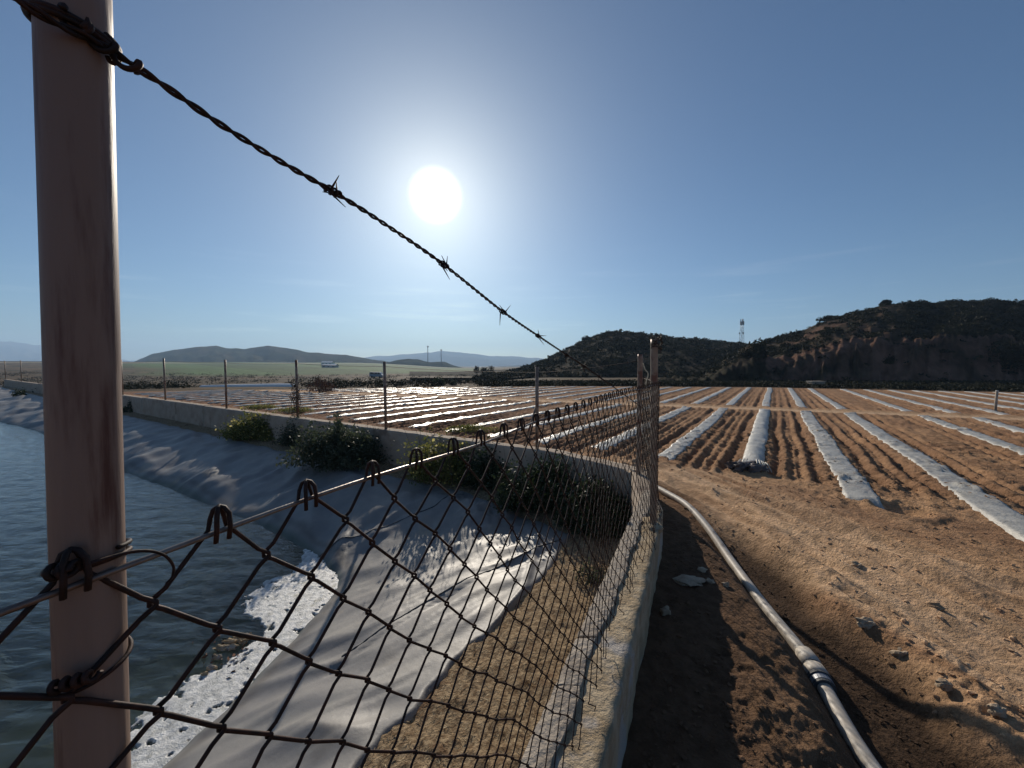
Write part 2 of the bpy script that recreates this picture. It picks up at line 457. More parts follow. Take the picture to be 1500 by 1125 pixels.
rows_v = np.array(sorted(x0 * RN[0] for x0 in ROW_X0))
def field_detail(x, y):
    """returns height and colour of the soil outside the pond"""
    r = np.hypot(x, y)
    d, arc, side = ground_dists(x, y)
    h = np.zeros_like(x)
    v = row_coord(x, y) + 0.05 * perlin(x * 0.5, y * 0.5, 3)
    tcoord = track_coord(x, y)
    yend = np.interp(x, END_X, END_Y)
    idx = np.clip(np.searchsorted(rows_v, v), 1, len(rows_v) - 1)
    lo, hi = rows_v[idx - 1], rows_v[idx]
    gap = np.minimum(v - lo, hi - v); gap = np.where(v < rows_v[0], rows_v[0] - v, gap); gap = np.where(v > rows_v[-1], v - rows_v[-1], gap)
    gap = np.abs(gap)
    aw = (x - farA[0]) * fout[0] + (y - farA[1]) * fout[1]            # distance outwards of the far wall
    start = 1.7 + 0.25 * perlin(x * 0.8, y * 0.8, 8)
    infield = sstep(start - 0.3, start + 0.3, aw) * (1 - sstep(-0.6, 0.5, y - yend)) * (1 - (1 - sstep(0.55, 0.95, np.abs(tcoord))) )
    prof = 0.03 * np.exp(-(gap / 0.20) ** 2) - 0.085 * np.exp(-((gap - 0.36) / 0.07) ** 2) + 0.03 * np.exp(-((gap - 0.48) / 0.05) ** 2) \
        - 0.06 * np.exp(-((gap - 0.585) / 0.05) ** 2)
    lug = 0.010 * np.sin(2 * np.pi * (x * RDu[0] + y * RDu[1]) / 0.11) * np.exp(-((gap - 0.36) / 0.09) ** 2)
    h = h + infield * (prof * (0.8 + 0.5 * perlin(x * 0.7, y * 0.7, 12)) + lug * (r < 12))
    # cross track: flat, a small windrow on both sides
    h = h + 0.05 * np.exp(-((np.abs(tcoord) - 0.75) / 0.15) ** 2) * (aw > 1.5) * (r < 60)
    # wheel ruts of the dirt track
    d1, _, _ = seg_dist(x, y, RUT1); d2, _, _ = seg_dist(x, y, RUT2)
    near = r < 14
    rut = np.exp(-(d1 / 0.10) ** 2) + np.exp(-(d2 / 0.11) ** 2) + 0.6 * np.exp(-((d1 - 0.24) / 0.07) ** 2)
    dr, ra, rs = seg_dist(x, y, RUT1)
    sd = dr * rs
    rut = rut + 0.8 * np.exp(-((sd - 0.62) / 0.07) ** 2) + 0.6 * np.exp(-((sd - 1.15) / 0.06) ** 2) + 0.5 * np.exp(-((sd + 0.33) / 0.05) ** 2)
    rut = rut * (0.75 + 0.5 * perlin(ra * 1.3, sd * 2, 17))
    h = h - 0.065 * np.clip(rut, 0, 1.2) * near * (1 - infield) + 0.03 * np.exp(-((d2 - 0.2) / 0.06) ** 2) * near
    dr, ra, rs = seg_dist(x, y, RUT1)
    sd = dr * rs
    road = np.exp(-((sd - 0.25) / 0.95) ** 2) * near * (1 - infield)
    st1 = 1 - 2 * np.abs(perlin(sd * 4.2 + 0.3 * perlin(ra, sd, 13), ra * 0.7, 14)); st2 = perlin(sd * 10, ra * 1.2, 15); st3 = perlin(sd * 30, ra * 4.0, 16)
    h = h + road * (0.042 * st1 + 0.026 * st2 + 0.010 * st3)
    pit = at_z(1322, 748, 0)
    pd = np.hypot(x - pit[0], y - pit[1])
    h = h - 0.10 * np.exp(-(pd / 0.17) ** 2) + 0.035 * np.exp(-((pd - 0.33) / 0.08) ** 2)
    # scoured channel along the right of the pipe
    dp, parc, pside = seg_dist(x, y, PIPE[:, :2])
    ps = dp * pside
    ch_w = 0.50 + 0.10 * perlin(parc * 1.5, 0 * parc, 21) + 0.16 * sstep(2.2, 4.2, parc)
    fade = sstep(0.7, 2.2, parc)
    chan = sstep(-0.22, 0.02, ps) * (1 - sstep(ch_w - 0.24, ch_w, ps)) * fade
    h = h - 0.19 * chan * near
    lip = np.exp(-((ps - ch_w - 0.10) / 0.14) ** 2) * fade * near
    h = h + 0.035 * lip
    # clods
    rough = 0.5 + 0.9 * infield + 0.5 * sstep(0.1, 0.6, perlin(x * 0.5, y * 0.5, 31)) + 0.7 * lip
    rough = rough * (1 - 0.45 * road) * (1 - 0.65 * np.clip(rut, 0, 1)) * (1 - 0.7 * chan)
    cl = fbm(x * 3.1, y * 3.1, 5, 40, 0.62)
    rid3 = np.abs(perlin(x * 26, y * 26, 58)) * (r < 8) + 0.7 * np.abs(perlin(x * 11, y * 11, 59))
    rid = 1 - 2 * np.abs(perlin(x * 6.3, y * 6.3, 55)); rid2 = 1 - 2 * np.abs(perlin(x * 14, y * 14, 57))
    h = h + rough * (0.020 * cl + 0.013 * rid + 0.009 * rid2 * (r < 12) + 0.016 * rid3 * (0.5 + infield)) * (1 - sstep(20, 45, r))
    h = h + far_height(x, y)
    # inside the pond everything drops away, the wall stands over the step
    inside = side > 0
    h = np.where(inside, -3.2, h)
    h = np.where((d < 0.10), np.minimum(h, -0.12), h)
    # colours
    dry = np.array([0.48, 0.29, 0.16]); sand = np.array([0.70, 0.485, 0.305]); brown = np.array([0.27, 0.150, 0.085])
    damp = np.array([0.055, 0.035, 0.023]); scrub = np.array([0.050, 0.040, 0.024]); green = np.array([0.055, 0.108, 0.034]); pale = np.array([0.45, 0.38, 0.27])
    def mixc(c, col, w): return c * (1 - w[..., None]) + col * w[..., None]
    c = np.broadcast_to(dry, x.shape + (3,)).copy()
    c = mixc(c, brown, np.clip(0.5 + 0.9 * fbm(x * 0.9, y * 0.9, 3, 61), 0, 1) * 0.75)
    c = mixc(c, brown * 0.8, infield * (0.35 + 0.45 * np.exp(-((gap - 0.38) / 0.12) ** 2)))  # browner field soil, with furrow shadows painted in as darker colour
    c = mixc(c, brown * np.array([0.62, 0.52, 0.52]), infield * 0.75 * (1 - sstep(-0.2, 0.35, np.arctan2(x, y))))  # shaded sides of the backlit clods painted into the left-hand soil colour
    c = mixc(c, sand, road * np.clip(0.45 + 0.5 * st1, 0, 1) * 0.6)
    c = mixc(c, brown, road * np.clip(0.15 - 0.9 * st1 + 0.5 * st2, 0, 1) * 0.8)
    c = mixc(c, sand, np.clip(rut, 0, 1) * near * 0.9 * (1 - infield))
    c = mixc(c, brown * 0.5, (1 - sstep(0.55, 0.95, d)) * (side < 0) * (arc < 16.0) * 0.85)  # wall's cast shadow deepened by darkening the soil colour along its outer foot
    c = mixc(c, sand, np.exp(-(tcoord / 0.55) ** 2) * (aw > 1.5) * (r < 60) * 0.8)
    c = mixc(c, damp, np.clip(chan * 1.1, 0, 1) * near * 0.95)
    wet = sstep(0.0, -0.12, ps) * (1 - sstep(-0.15, -0.9, ps) * 0.45) * (ps < 0.02) * (ps > -1.3) * fade
    c = mixc(c, damp * 1.9, wet * 0.75 * near)
    beyond = sstep(-0.3, 1.0, y - yend) * (r > 15)
    patch = np.clip(0.5 + 1.1 * fbm(x * 0.10, y * 0.22, 4, 71), 0, 1)
    c = mixc(c, scrub, beyond * (0.82 + 0.18 * patch))
    az = np.arctan2(x, y)
    leftf = 1 - sstep(-0.14, -0.02, az)
    gw = sstep(150, 185, r + 12 * np.sin(az * 9)) * leftf * sstep(-0.86, -0.70, az + 0.05 * np.sin(r * 0.02))
    stripe = 0.8 + 0.35 * (np.sin((x * 0.05 + y * 0.05)) > 0.2)
    gc = green * stripe[..., None] * (0.9 + 0.3 * patch[..., None])
    c = c * (1 - gw[..., None]) + gc * gw[..., None]
    tan = np.exp(-((r - 560 - 60 * az) / 14.0) ** 2) * leftf
    c = mixc(c, pale, tan * 0.9)
    c = mixc(c, scrub * 1.2, sstep(640, 700, r))
    return h, c

# ------------------------------------------------------------------ ground
az = np.unique(np.concatenate([np.radians(np.arange(-180, -62, 4.0)), np.radians(np.arange(-60, 62, 0.17)), np.radians(np.arange(64, 181, 4.0))]))
rr = np.concatenate([np.geomspace(0.35, 1.95, 50), np.geomspace(2.0, 14, 400), np.geomspace(14.15, 42, 90), np.geomspace(43.5, 4300, 100)])
X, Y, F = polar(az, rr)
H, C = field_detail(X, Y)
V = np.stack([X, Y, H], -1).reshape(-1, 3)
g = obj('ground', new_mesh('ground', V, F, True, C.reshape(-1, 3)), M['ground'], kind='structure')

def ground_z(x, y):
    h, _ = field_detail(np.array([float(x)]), np.array([float(y)]))
    return float(h[0])

# ------------------------------------------------------------------ pond: bank, liner, water, foam
az2 = np.radians(np.arange(-64, 26, 0.18)); r2 = np.geomspace(1.2, 75, 400)
X, Y, F = polar(az2, r2)
dI, arcI, sideI = seg_dist(X, Y, INNER)
dW, arcW, sideW = seg_dist(X, Y, WLINE)
# the waterline runs from far left towards the camera; water lies on its right-hand side
sW = dW * np.where(sideW > 0, 1, -1)           # + on land
dwall = dI * np.where(sideI > 0, 1, -1)        # + inside
_, arc_c, _ = seg_dist(np.array([cornerB[0]]), np.array([cornerB[1]]), INNER); arc_c = float(arc_c[0])
_, arc_2, _ = seg_dist(*[np.array([q]) for q in near_line(0.58, 2.0)], INNER); arc_2 = float(arc_2[0])
def slope_z(dwall, sW):
    land = np.maximum(sW, 0)
    t = np.clip(dwall, 0, None) / (np.clip(dwall, 0, None) + land + 1e-6)
    p = np.where(t < 0.18, 0.06 * t / 0.18, 0.06 + 0.94 * ((t - 0.18) / 0.82) ** 1.15)
    z = LEDGE + (WATER_Z - LEDGE) * p
    return np.where(sW < 0, WATER_Z - 0.55 * np.minimum(-sW, 2.8), z)
zb = slope_z(dwall, sW)
# bank of bare dirt and straw
edge = np.interp(arcI, [arc_2 - 3, arc_2, arc_c - 1.2, arc_c, arc_c + 1.2, arc_c + 3, arc_c + 60], [1.5, 1.16, 0.85, 0.75, 0.85, 0.5, 0.40])
edge = edge + 0.07 * perlin(arcI * 1.6, 0 * arcI, 91) + 0.03 * perlin(arcI * 6, 0 * arcI, 92)
dirt = zb + 0.02 * fbm(X * 4, Y * 4, 4, 93) + 0.012 * perlin(X * 18, Y * 18, 94)
dirt = dirt - 0.14 * sstep(0.03, 0.20, dwall - edge) - 0.3 * sstep(0.2, 1, dwall - edge)
V = np.stack([X, Y, dirt], -1).reshape(-1, 3)
kf = (dwall > -0.14).ravel()[F].all(1)
V2, F2, _ = compact(V, F, kf)
obj('embankment', new_mesh('embankment', V2, F2), M['bank'], kind='structure')

# liner with folds that run down the slope
fa = arcW
run = sW
nearside = sstep(arcW[np.argmin(np.abs(az2 - 0.0)), 0] - 400, 0, arcW) * 0 + 1
near_w = 1 - sstep(9.0, 14.0, np.hypot(X, Y))
warp = 0.5 * perlin(X * 0.7, Y * 0.7, 101)
cN = X * 0.43 - Y * 0.90; rN = -X * 0.90 - Y * 0.43
_dn = seg_dist(X, Y, INNER[:5])[0]; _df = seg_dist(X, Y, INNER[4:])[0]
wN = 1 - sstep(-0.7, 0.9, _dn - _df)          # nearer the near wall, blending across the corner
fn = wN * ((1 - 2 * np.abs(perlin(cN * 2.6 + 0.9 * warp, rN * 0.45 + warp, 115))) * 0.030 + perlin(cN * 5.5 + 1.2 * warp, rN * 0.5, 116) * 0.020 + (1 - 2 * np.abs(perlin(cN * 9 + 2 * warp, rN * 0.7, 117))) * 0.008)
f1 = perlin(fa * 1.1 + warp, run * 0.35, 102)
f2 = 1 - 2 * np.abs(perlin(fa * 2.3 + 1.4 * warp, run * 0.5 + warp, 103))
f3 = 1 - 2 * np.abs(perlin(fa * 5.2 + 2 * warp, run * 0.8, 104))
f4 = perlin(X * 1.6, Y * 1.6, 105)
mask_f = sstep(-0.2, 0.5, perlin(X * 0.6, Y * 0.6, 106) + 0.2)
crumple_c = at_z(730, 735, LEDGE)[:2]
cr = np.exp(-(((X - crumple_c[0]) ** 2 + (Y - crumple_c[1]) ** 2) / 0.9 ** 2))
cr2 = (1 - 2 * np.abs(perlin(X * 3.2 + warp, Y * 3.2, 107))) + 0.6 * (1 - 2 * np.abs(perlin(X * 7 + warp, Y * 7, 108)))
wr = (1 - wN) * (0.055 * f1 + 0.045 * f2 * mask_f + 0.020 * f3 * mask_f) + wN * (0.05 * perlin(cN * 1.1 + warp, rN * 0.35, 102) + 0.030 * mask_f * (1 - 2 * np.abs(perlin(cN * 1.9 + 1.4 * warp, rN * 0.4 + warp, 103)))) + 0.035 * f4 + 0.06 * cr * cr2 + fn * (0.75 + 0.65 * sstep(3.0, 4.2, Y))
farside = sstep(0.0, 1.8, _dn - _df)
mound = 0.16 * np.maximum(0, fbm(fa * 0.42 + 0.4 * warp, run * 0.55, 3, 110) + 0.15) + 0.045 * (1 - 2 * np.abs(perlin(fa * 0.9 + warp * 1.3, run * 0.9 + 0.35 * fa, 112)))
wr = wr + farside * mound * sstep(0.5, 1.0, dwall)
fadew = sstep(-0.25, 0.35, sW)
zl = zb + 0.025 - 0.09 * (1 - sstep(-0.07, 0.02, dwall - edge)) + wr * (0.25 + 0.75 * fadew) * sstep(0.0, 0.3, dwall - edge)
# one long sharp crease across the near slope and the ridge of the buried edge
c1 = [at_z(*p, LEDGE - 0.2)[:2] for p in [(835, 808), (740, 838), (640, 868), (560, 905), (490, 940)]]
dc, ac, sc_ = seg_dist(X, Y, c1)
zl = zl + 0.016 * np.exp(-(dc / 0.030) ** 2) - 0.012 * np.exp(-((dc * sc_ - 0.06) / 0.04) ** 2)
c2 = [at_z(*p, LEDGE - 0.1)[:2] for p in [(790, 790), (770, 860), (720, 920), (660, 1000), (600, 1060), (560, 1125), (470, 1230)]]
dc2, _, _ = seg_dist(X, Y, c2)
zl = zl + 0.022 * np.exp(-(dc2 / 0.035) ** 2)
V = np.stack([X, Y, zl], -1).reshape(-1, 3)
kf = (dwall > edge - 0.09).ravel()[F].all(1)
V2, F2, used = compact(V, F, kf)
_t = np.array([0.225, 0.213, 0.196]); _a = np.array([0.072, 0.088, 0.066])
_w = sstep(0.02, -0.10, sW).ravel()[used][:, None]
_mud = (np.exp(-((sW - 0.06 - 0.05 * perlin(X * 3, Y * 3, 118)) / 0.07) ** 2) * 0.55 + 0.35 * sstep(0.15, 0.5, fbm(X * 1.7, Y * 1.7, 4, 119)) * sstep(0.4, 0.0, dwall - edge - 0.5)).ravel()[used][:, None]
_t = _t * (1 - _mud) + np.array([0.085, 0.068, 0.05]) * _mud
liner = obj('pond_liner', new_mesh('pond_liner', V2, F2, True, _t * (1 - _w) + _a * _w), M['liner'],
            label='wrinkled grey plastic liner sheet covering the sloping pond bank', cat='pond liner')
_lx, _ly, _lz = X.ravel(), Y.ravel(), zl.ravel()
def liner_z(x, y):
    i = np.argmin((_lx - x) ** 2 + (_ly - y) ** 2)
    return float(_lz[i])

def seam(px, z, name='seam', w=0.010):
    P = smooth_path(np.array([at_z(a, b, z)[:2] for a, b in px]), 60)
    T = np.gradient(P, axis=0); T /= np.linalg.norm(T, axis=1)[:, None]; N_ = np.stack([-T[:, 1], T[:, 0]], -1)
    zz = np.array([liner_z(p[0], p[1]) for p in P]); zz = np.convolve(np.pad(zz, 1, mode='edge'), np.ones(3) / 3, 'valid') + 0.012
    V = []
    for k, hgt in ((-1, -0.02), (-0.6, 0.0), (0.6, 0.0), (1, -0.02)):
        V.append(np.stack([P[:, 0] + N_[:, 0] * w * k, P[:, 1] + N_[:, 1] * w * k, zz + hgt], -1))
    V = np.stack(V, 1).reshape(-1, 3)
    obj(name, new_mesh(name, V, grid_faces(60, 4)), M['rubber'], liner)
seam([(435, 797), (500, 782), (560, 777), (620, 768), (680, 752)], LEDGE - 0.35, w=0.007)
seam([(822, 812), (740, 838), (640, 868), (560, 905), (500, 935)], LEDGE - 0.22, w=0.008)
# straw and plant litter on the bare dirt strip
rng = np.random.default_rng(15)
_k = rng.choice(X.size, 60000)
_ok = (dwall.ravel()[_k] > 0.02) & (dwall.ravel()[_k] < edge.ravel()[_k] - 0.02) & (np.hypot(X, Y).ravel()[_k] < 7)
_k = _k[_ok][:5200]
C = np.stack([X.ravel()[_k], Y.ravel()[_k], dirt.ravel()[_k] + 0.006], -1) + rng.normal(size=(len(_k), 3)) * [0.012, 0.012, 0.002]
V, F = leaves(C, 0.017, rng, flat=0.85, narrow=0.12)
obj('straw_litter', new_mesh('straw_litter', V, F, False), M['straw'], label='dry straw litter on the bare dirt strip inside the near wall', cat='straw', kind='stuff')

# water
azw = np.radians(np.arange(-72, 6, 0.17)); rw = np.geomspace(1.1, 75, 420)
X, Y, F = polar(azw, rw)
dW, arcW, sideW = seg_dist(X, Y, WLINE)
sWw = dW * np.where(sideW > 0, 1, -1)
def wave(x, y):
    r = np.hypot(x, y); k = 1 - sstep(10, 40, r)
    a = perlin(x * 1.5 + 0.5 * y, y * 3.6 - 0.5 * x, 121) * 0.012
    b = perlin(x * 3.5 - 0.9 * y, y * 7.5 + x, 122) * 0.0095
    c = perlin(x * 8 + 1.5 * y, y * 15, 123) * 0.005 * (r < 12)
    return (a + b + c) * (0.4 + 0.6 * k)
Z = WATER_Z + wave(X, Y) * sstep(0.1, -0.5, sWw)
V = np.stack([X, Y, Z], -1).reshape(-1, 3)
kf = (sWw < 0.35).ravel()[F].all(1)
V2, F2, _ = compact(V, F, kf)
obj('water', new_mesh('water', V2, F2), M['water'], kind='structure')

def poly_inside(x, y, P):
    ins = np.zeros(x.shape, bool); n = len(P)
    for i in range(n):
        x1, y1 = P[i]; x2, y2 = P[(i + 1) % n]
        c = ((y1 > y) != (y2 > y)) & (x < (x2 - x1) * (y - y1) / (y2 - y1 + 1e-12) + x1)
        ins ^= c
    return ins

def foam_patch(px, label, seed):
    P = [at_z(a, b, WATER_Z)[:2] for a, b in px]
    lo = np.min(P, 0) - 0.12; hi = np.max(P, 0) + 0.12
    st = 0.010
    gx, gy = np.meshgrid(np.arange(lo[0], hi[0], st), np.arange(lo[1], hi[1], st), indexing='ij')
    wx = gx + 0.07 * perlin(gx * 6, gy * 6, seed) + 0.03 * perlin(gx * 17, gy * 17, seed + 1)
    wy = gy + 0.07 * perlin(gx * 6, gy * 6, seed + 2) + 0.03 * perlin(gx * 17, gy * 17, seed + 3)
    ins = poly_inside(wx, wy, P)
    dd, _, _ = seg_dist(wx, wy, [*P, P[0]])
    body = np.where(ins, dd, -dd)
    holes = perlin(gx * 9, gy * 9, seed + 5) + 0.5 * perlin(gx * 22, gy * 22, seed + 6) - 2.2 * np.clip(body, 0, 0.16)
    sd, _, _ = seg_dist(gx, gy, WLINE)
    base = np.full(gx.shape, WATER_Z)
    d_, _, s_ = seg_dist(gx, gy, WLINE)
    up = np.where(s_ > 0, d_, 0)
    ok = (body > -0.0) & (holes < 0.36) & (up < 0.12)
    z = base + 0.006 + 0.35 * up + 0.007 * np.sqrt(np.clip(body, 0, 0.12) / 0.12) + 0.003 * perlin(gx * 25, gy * 25, seed + 8) + 0.003 * np.abs(perlin(gx * 48, gy * 48, seed + 9))
    n1, n2 = gx.shape
    Fq = grid_faces(n1, n2)[:, ::-1]
    okf = ok.ravel()
    kf = okf[Fq].sum(1) >= 2
    z = np.where(ok, z, base - 0.02)
    V = np.stack([gx, gy, z], -1).reshape(-1, 3)
    V2, F2, _ = compact(V, Fq, kf)
    obj('foam', new_mesh('foam', V2, F2), M['foam'], label=label, cat='foam', kind='stuff')
foam_patch([(205, 1040), (262, 1010), (285, 988), (322, 978), (345, 962), (372, 940), (392, 925), (378, 912), (352, 900), (362, 872), (395, 850), (430, 836), (446, 806), (470, 798), (500, 826), (508, 852),
            (488, 886), (460, 915), (440, 940), (424, 962), (400, 985), (375, 1015), (328, 1060), (282, 1105), (235, 1150), (150, 1165), (188, 1085)],
           'thin white foam sheet along the waterline at the near bend of the pond', 131)

# ------------------------------------------------------------------ the low concrete wall
wall = thing('concrete_wall', 'low concrete wall running round the pond below the fences', 'wall', (INNER[3][0], INNER[3][1], 0))
def wall_section(P_in, P_out, z0, z1, name, m, seed, step=0.06, rough=0.012, label=None):
    """solid wall length between two edge lines, with a worn top"""
    P_in = np.asarray(P_in); P_out = np.asarray(P_out)
    L = np.linalg.norm(P_in[-1] - P_in[0]); n = max(3, int(L / step))
    s = np.linspace(0, 1, n)
    seg = np.concatenate([[0], np.cumsum(np.linalg.norm(np.diff(P_in, axis=0), axis=1))]); seg /= seg[-1]
    a = np.stack([np.interp(s, seg, P_in[:, k]) for k in (0, 1)], -1)
    b = np.stack([np.interp(s, seg, P_out[:, k]) for k in (0, 1)], -1)
    w = [0, 0, 0, 0.0, 0.04, 0.2, 0.4, 0.6, 0.8, 0.96, 1, 1, 1, 1]
    zf = [0, 0.35, 0.7, 0.955, 1, 1, 1, 1, 1, 1, 0.955, 0.7, 0.35, 0]
    V = []
    for k, (ww, ff) in enumerate(zip(w, zf)):
        p = a * (1 - ww) + b * ww
        z = z0 + (z1 - z0) * ff
        nn = perlin(s * L * 2.6 + seed, np.full(n, k * 0.55), seed) * rough + perlin(s * L * 11, np.full(n, k * 1.3 + seed), seed + 1) * rough * 0.6
        q = np.stack([p[:, 0], p[:, 1], np.full(n, z)], -1)
        if 3 <= k <= 10: q[:, 2] += nn
        dirv = (b - a) / np.linalg.norm(b - a, axis=1)[:, None]
        if k in (1, 2, 3, 4): q[:, :2] -= dirv * nn[:, None]
        if k in (9, 10, 11, 12): q[:, :2] += dirv * nn[:, None]
        V.append(q)
    V = np.stack(V, 1)                       # n x 14
    F = grid_faces(n, len(w))
    V = V.reshape(-1, 3)
    # end faces
    e = len(w)
    caps = []
    for base in (0, (n - 1) * e):
        for k in range(e // 2 - 1):
            caps.append([base + k, base + k + 1, base + e - 2 - k, base + e - 1 - k])
    F = np.concatenate([F, np.array(caps)])
    o = obj(name, new_mesh(name, rel(V, wall), F, True), m, wall)
    if label: o['label'] = label
    return o
def slice_path(P, s0, s1):
    P = np.asarray(P); seg = np.concatenate([[0], np.cumsum(np.linalg.norm(np.diff(P, axis=0), axis=1))])
    S = np.unique(np.concatenate([[s0], seg[(seg > s0) & (seg < s1)], [s1]]))
    return np.stack([np.interp(S, seg, P[:, k]) for k in (0, 1)], -1)
near_in = np.array(INNER[:4]); near_out = np.array(OUTER[:4])
wall_section(near_in, near_out, LEDGE - 0.5, WALL_TOP, 'wall_section', M['coping'], 201, step=0.02, rough=0.011, label='crumbling ochre near wall length under the mesh')
wall_section(np.array(INNER[3:5]), np.array(OUTER[3:5]), LEDGE - 0.5, WALL_TOP - 0.006, 'wall_section', M['concrete'], 205, step=0.03, rough=0.012)
far_in, far_out = np.array(INNER[4:]), np.array(OUTER[4:])
Lin = np.sum(np.linalg.norm(np.diff(far_in, axis=0), axis=1))
cuts = [0, 4.2, 9.3, 15.0, 21.5, 28.5, 36.5, 46, Lin]
for i, (s0, s1) in enumerate(zip(cuts[:-1], cuts[1:])):
    k = np.sum(np.linalg.norm(np.diff(far_out, axis=0), axis=1)) / Lin
    wall_section(slice_path(far_in, s0 + 0.003, s1 - 0.003), slice_path(far_out, (s0 + 0.003) * k, (s1 - 0.003) * k),
                 LEDGE - 0.4, WALL_TOP + (0.0, 0.004, -0.006, 0.008, -0.01, 0.012, 0.03, 0.0)[i], 'wall_section', M['concrete'], 210 + i, step=0.12, rough=0.008)
# broken mortar edge: pale slabs lying along the inner half of the near wall top
rng = np.random.default_rng(21)
yy = 0.6
while yy < 3.7:
    ln = 0.25 + 0.35 * rng.random()
    w0 = 0.115 + 0.04 * rng.random()
    nseg, ns2 = 16, 6
    Vt = []
    for j in range(nseg):
        t = j / (nseg - 1)
        y_ = yy + ln * t
        b_in = 0.596 + 0.003 * rng.normal()
        b_out = b_in - 0.115 - 0.035 * float(perlin(np.array([y_ * 2.7]), np.array([0.0]), 77)[0]) - 0.012 * float(perlin(np.array([y_ * 11.0]), np.array([4.0]), 78)[0])
        for k in range(ns2):
            u = k / (ns2 - 1)
            p = near_line(b_in * (1 - u) + b_out * u, y_)
            zt = WALL_TOP + 0.021 + 0.0012 * rng.normal() - 0.004 * (u == 0) - 0.004 * (u == 1)
            Vt.append([p[0], p[1], zt])
    Vt = np.array(Vt); Vb = Vt.copy(); Vb[:, 2] = WALL_TOP - 0.03
    Ft = grid_faces(nseg, ns2)
    N_ = len(Vt)
    ring = [j * ns2 for j in range(nseg)] + [(nseg - 1) * ns2 + k for k in range(1, ns2)] + [j * ns2 + ns2 - 1 for j in range(nseg - 2, -1, -1)] + [k for k in range(ns2 - 2, 0, -1)]
    Fs = [[ring[q], ring[(q + 1) % len(ring)], ring[(q + 1) % len(ring)] + N_, ring[q] + N_] for q in range(len(ring))]
    obj('mortar_slab', new_mesh('mortar_slab', rel(np.concatenate([Vt, Vb]), wall), np.concatenate([Ft, np.array(Fs)]), False), M['mortar'], wall)
    yy += ln + 0.004 + 0.02 * rng.random() * (rng.random() < 0.3)
# concrete footing lump at the corner post
def lump(c, s, seed, amp=0.18, nu=14, nv=9):
    """irregular stone-like body"""
    u = np.linspace(0, 2 * np.pi, nu, endpoint=False); v = np.linspace(-np.pi / 2, np.pi / 2, nv)
    U, W = np.meshgrid(u, v, indexing='ij')
    x, y, z = np.cos(W) * np.cos(U), np.cos(W) * np.sin(U), np.sin(W)
    pw = 0.75
    x, y, z = [np.sign(q) * np.abs(q) ** pw for q in (x, y, z)]
    k = 1 + amp * 1.6 * perlin(x * 1.3 + seed * 3.1, y * 1.3 + z * 1.7 + seed, seed)
    V = np.stack([x * k * s[0], y * k * s[1], z * k * s[2]], -1).reshape(-1, 3) + np.asarray(c)
    i, j = np.meshgrid(np.arange(nu), np.arange(nv - 1), indexing='ij')
    F = np.stack([i * nv + j, ((i + 1) % nu) * nv + j, ((i + 1) % nu) * nv + j + 1, i * nv + j + 1], -1).reshape(-1, 4)
    return V, F
v_, f_ = lump([postA_xy[0] + 0.0, postA_xy[1] + 0.02, WALL_TOP - 0.005], (0.075, 0.13, 0.035), 5, 0.2)
obj('footing', new_mesh('footing', rel(v_, wall), f_), M['coping'], wall)

# ------------------------------------------------------------------ the chain-link fence
B_MESH = 0.44
def fence_hit(px, py, b):
    """point of the vertical fence plane (offset b) on a sight line"""
    d = ray(px, py)
    t = -b / (d[0] - 0.488 * d[1])
    return np.array([0, 0, EYE]) + d * t
fence = thing('chain_link_fence', 'rusty chain-link fence with barbed wire crossing the foreground', 'fence', (near_line(B_MESH, 0.3)[0], 0.3, WALL_TOP))
def fobj(name, VF, m, parent=fence, **kw):
    V, F = VF
    return obj(name, new_mesh(name, rel(V, fence), F), m, parent, **kw)

def cyl_post(name, p0, p1, r, m, label=None, sides=28, parent=fence, n=40):
    t = np.linspace(0, 1, n)[:, None]
    P = p0 * (1 - t) + p1 * t
    V, F = tube(P, r, sides)
    o = obj(name, new_mesh(name, rel(V, parent), F), m, parent)
    if label: o['label'] = label
    return o
b_post = B_MESH + 0.0235
p_top = fence_hit(106, -75, b_post); p_mid = fence_hit(139, 1125, b_post)
k = (WALL_TOP - 0.05 - p_top[2]) / (p_mid[2] - p_top[2])
p_bot = p_top + (p_mid - p_top) * k
cyl_post('post', p_bot, p_top, 0.0200, M['post'], 'thick stained beige post nearest the camera')
a_bot = np.array([postA_xy[0], postA_xy[1], WALL_TOP - 0.08]); a_top = at_y(958.5, 497, postA_xy[1] + 0.01)
cyl_post('post', a_bot, a_top, 0.030, M['steel'], 'weathered steel corner post')
postB_xy = cornerB + np.array([0.06, -0.10])
b_bot = np.array([postB_xy[0], postB_xy[1], WALL_TOP - 0.08]); b_top = at_y(938, 519, postB_xy[1])
cyl_post('post', b_bot, b_top, 0.032, M['steel'])

# path of the mesh: along the near wall to post A, then on to post B
fa0 = near_line(B_MESH, -2.2); faA = postA_xy + FN * 0.032
faB = postB_xy + np.array([0.04, 0.0])
fpath = np.array([fa0, near_line(B_MESH, 0.3), near_line(B_MESH, 2.0), faA, faB])
fseg = np.concatenate([[0], np.cumsum(np.linalg.norm(np.diff(fpath, axis=0), axis=1))])
S_A, S_END = fseg[3], fseg[4]
def fpos(s): return np.stack([np.interp(s, fseg, fpath[:, 0]), np.interp(s, fseg, fpath[:, 1])], -1)
TOPZ = EYE - 0.144
PITCH_S, PITCH_H = 0.0946, 0.098
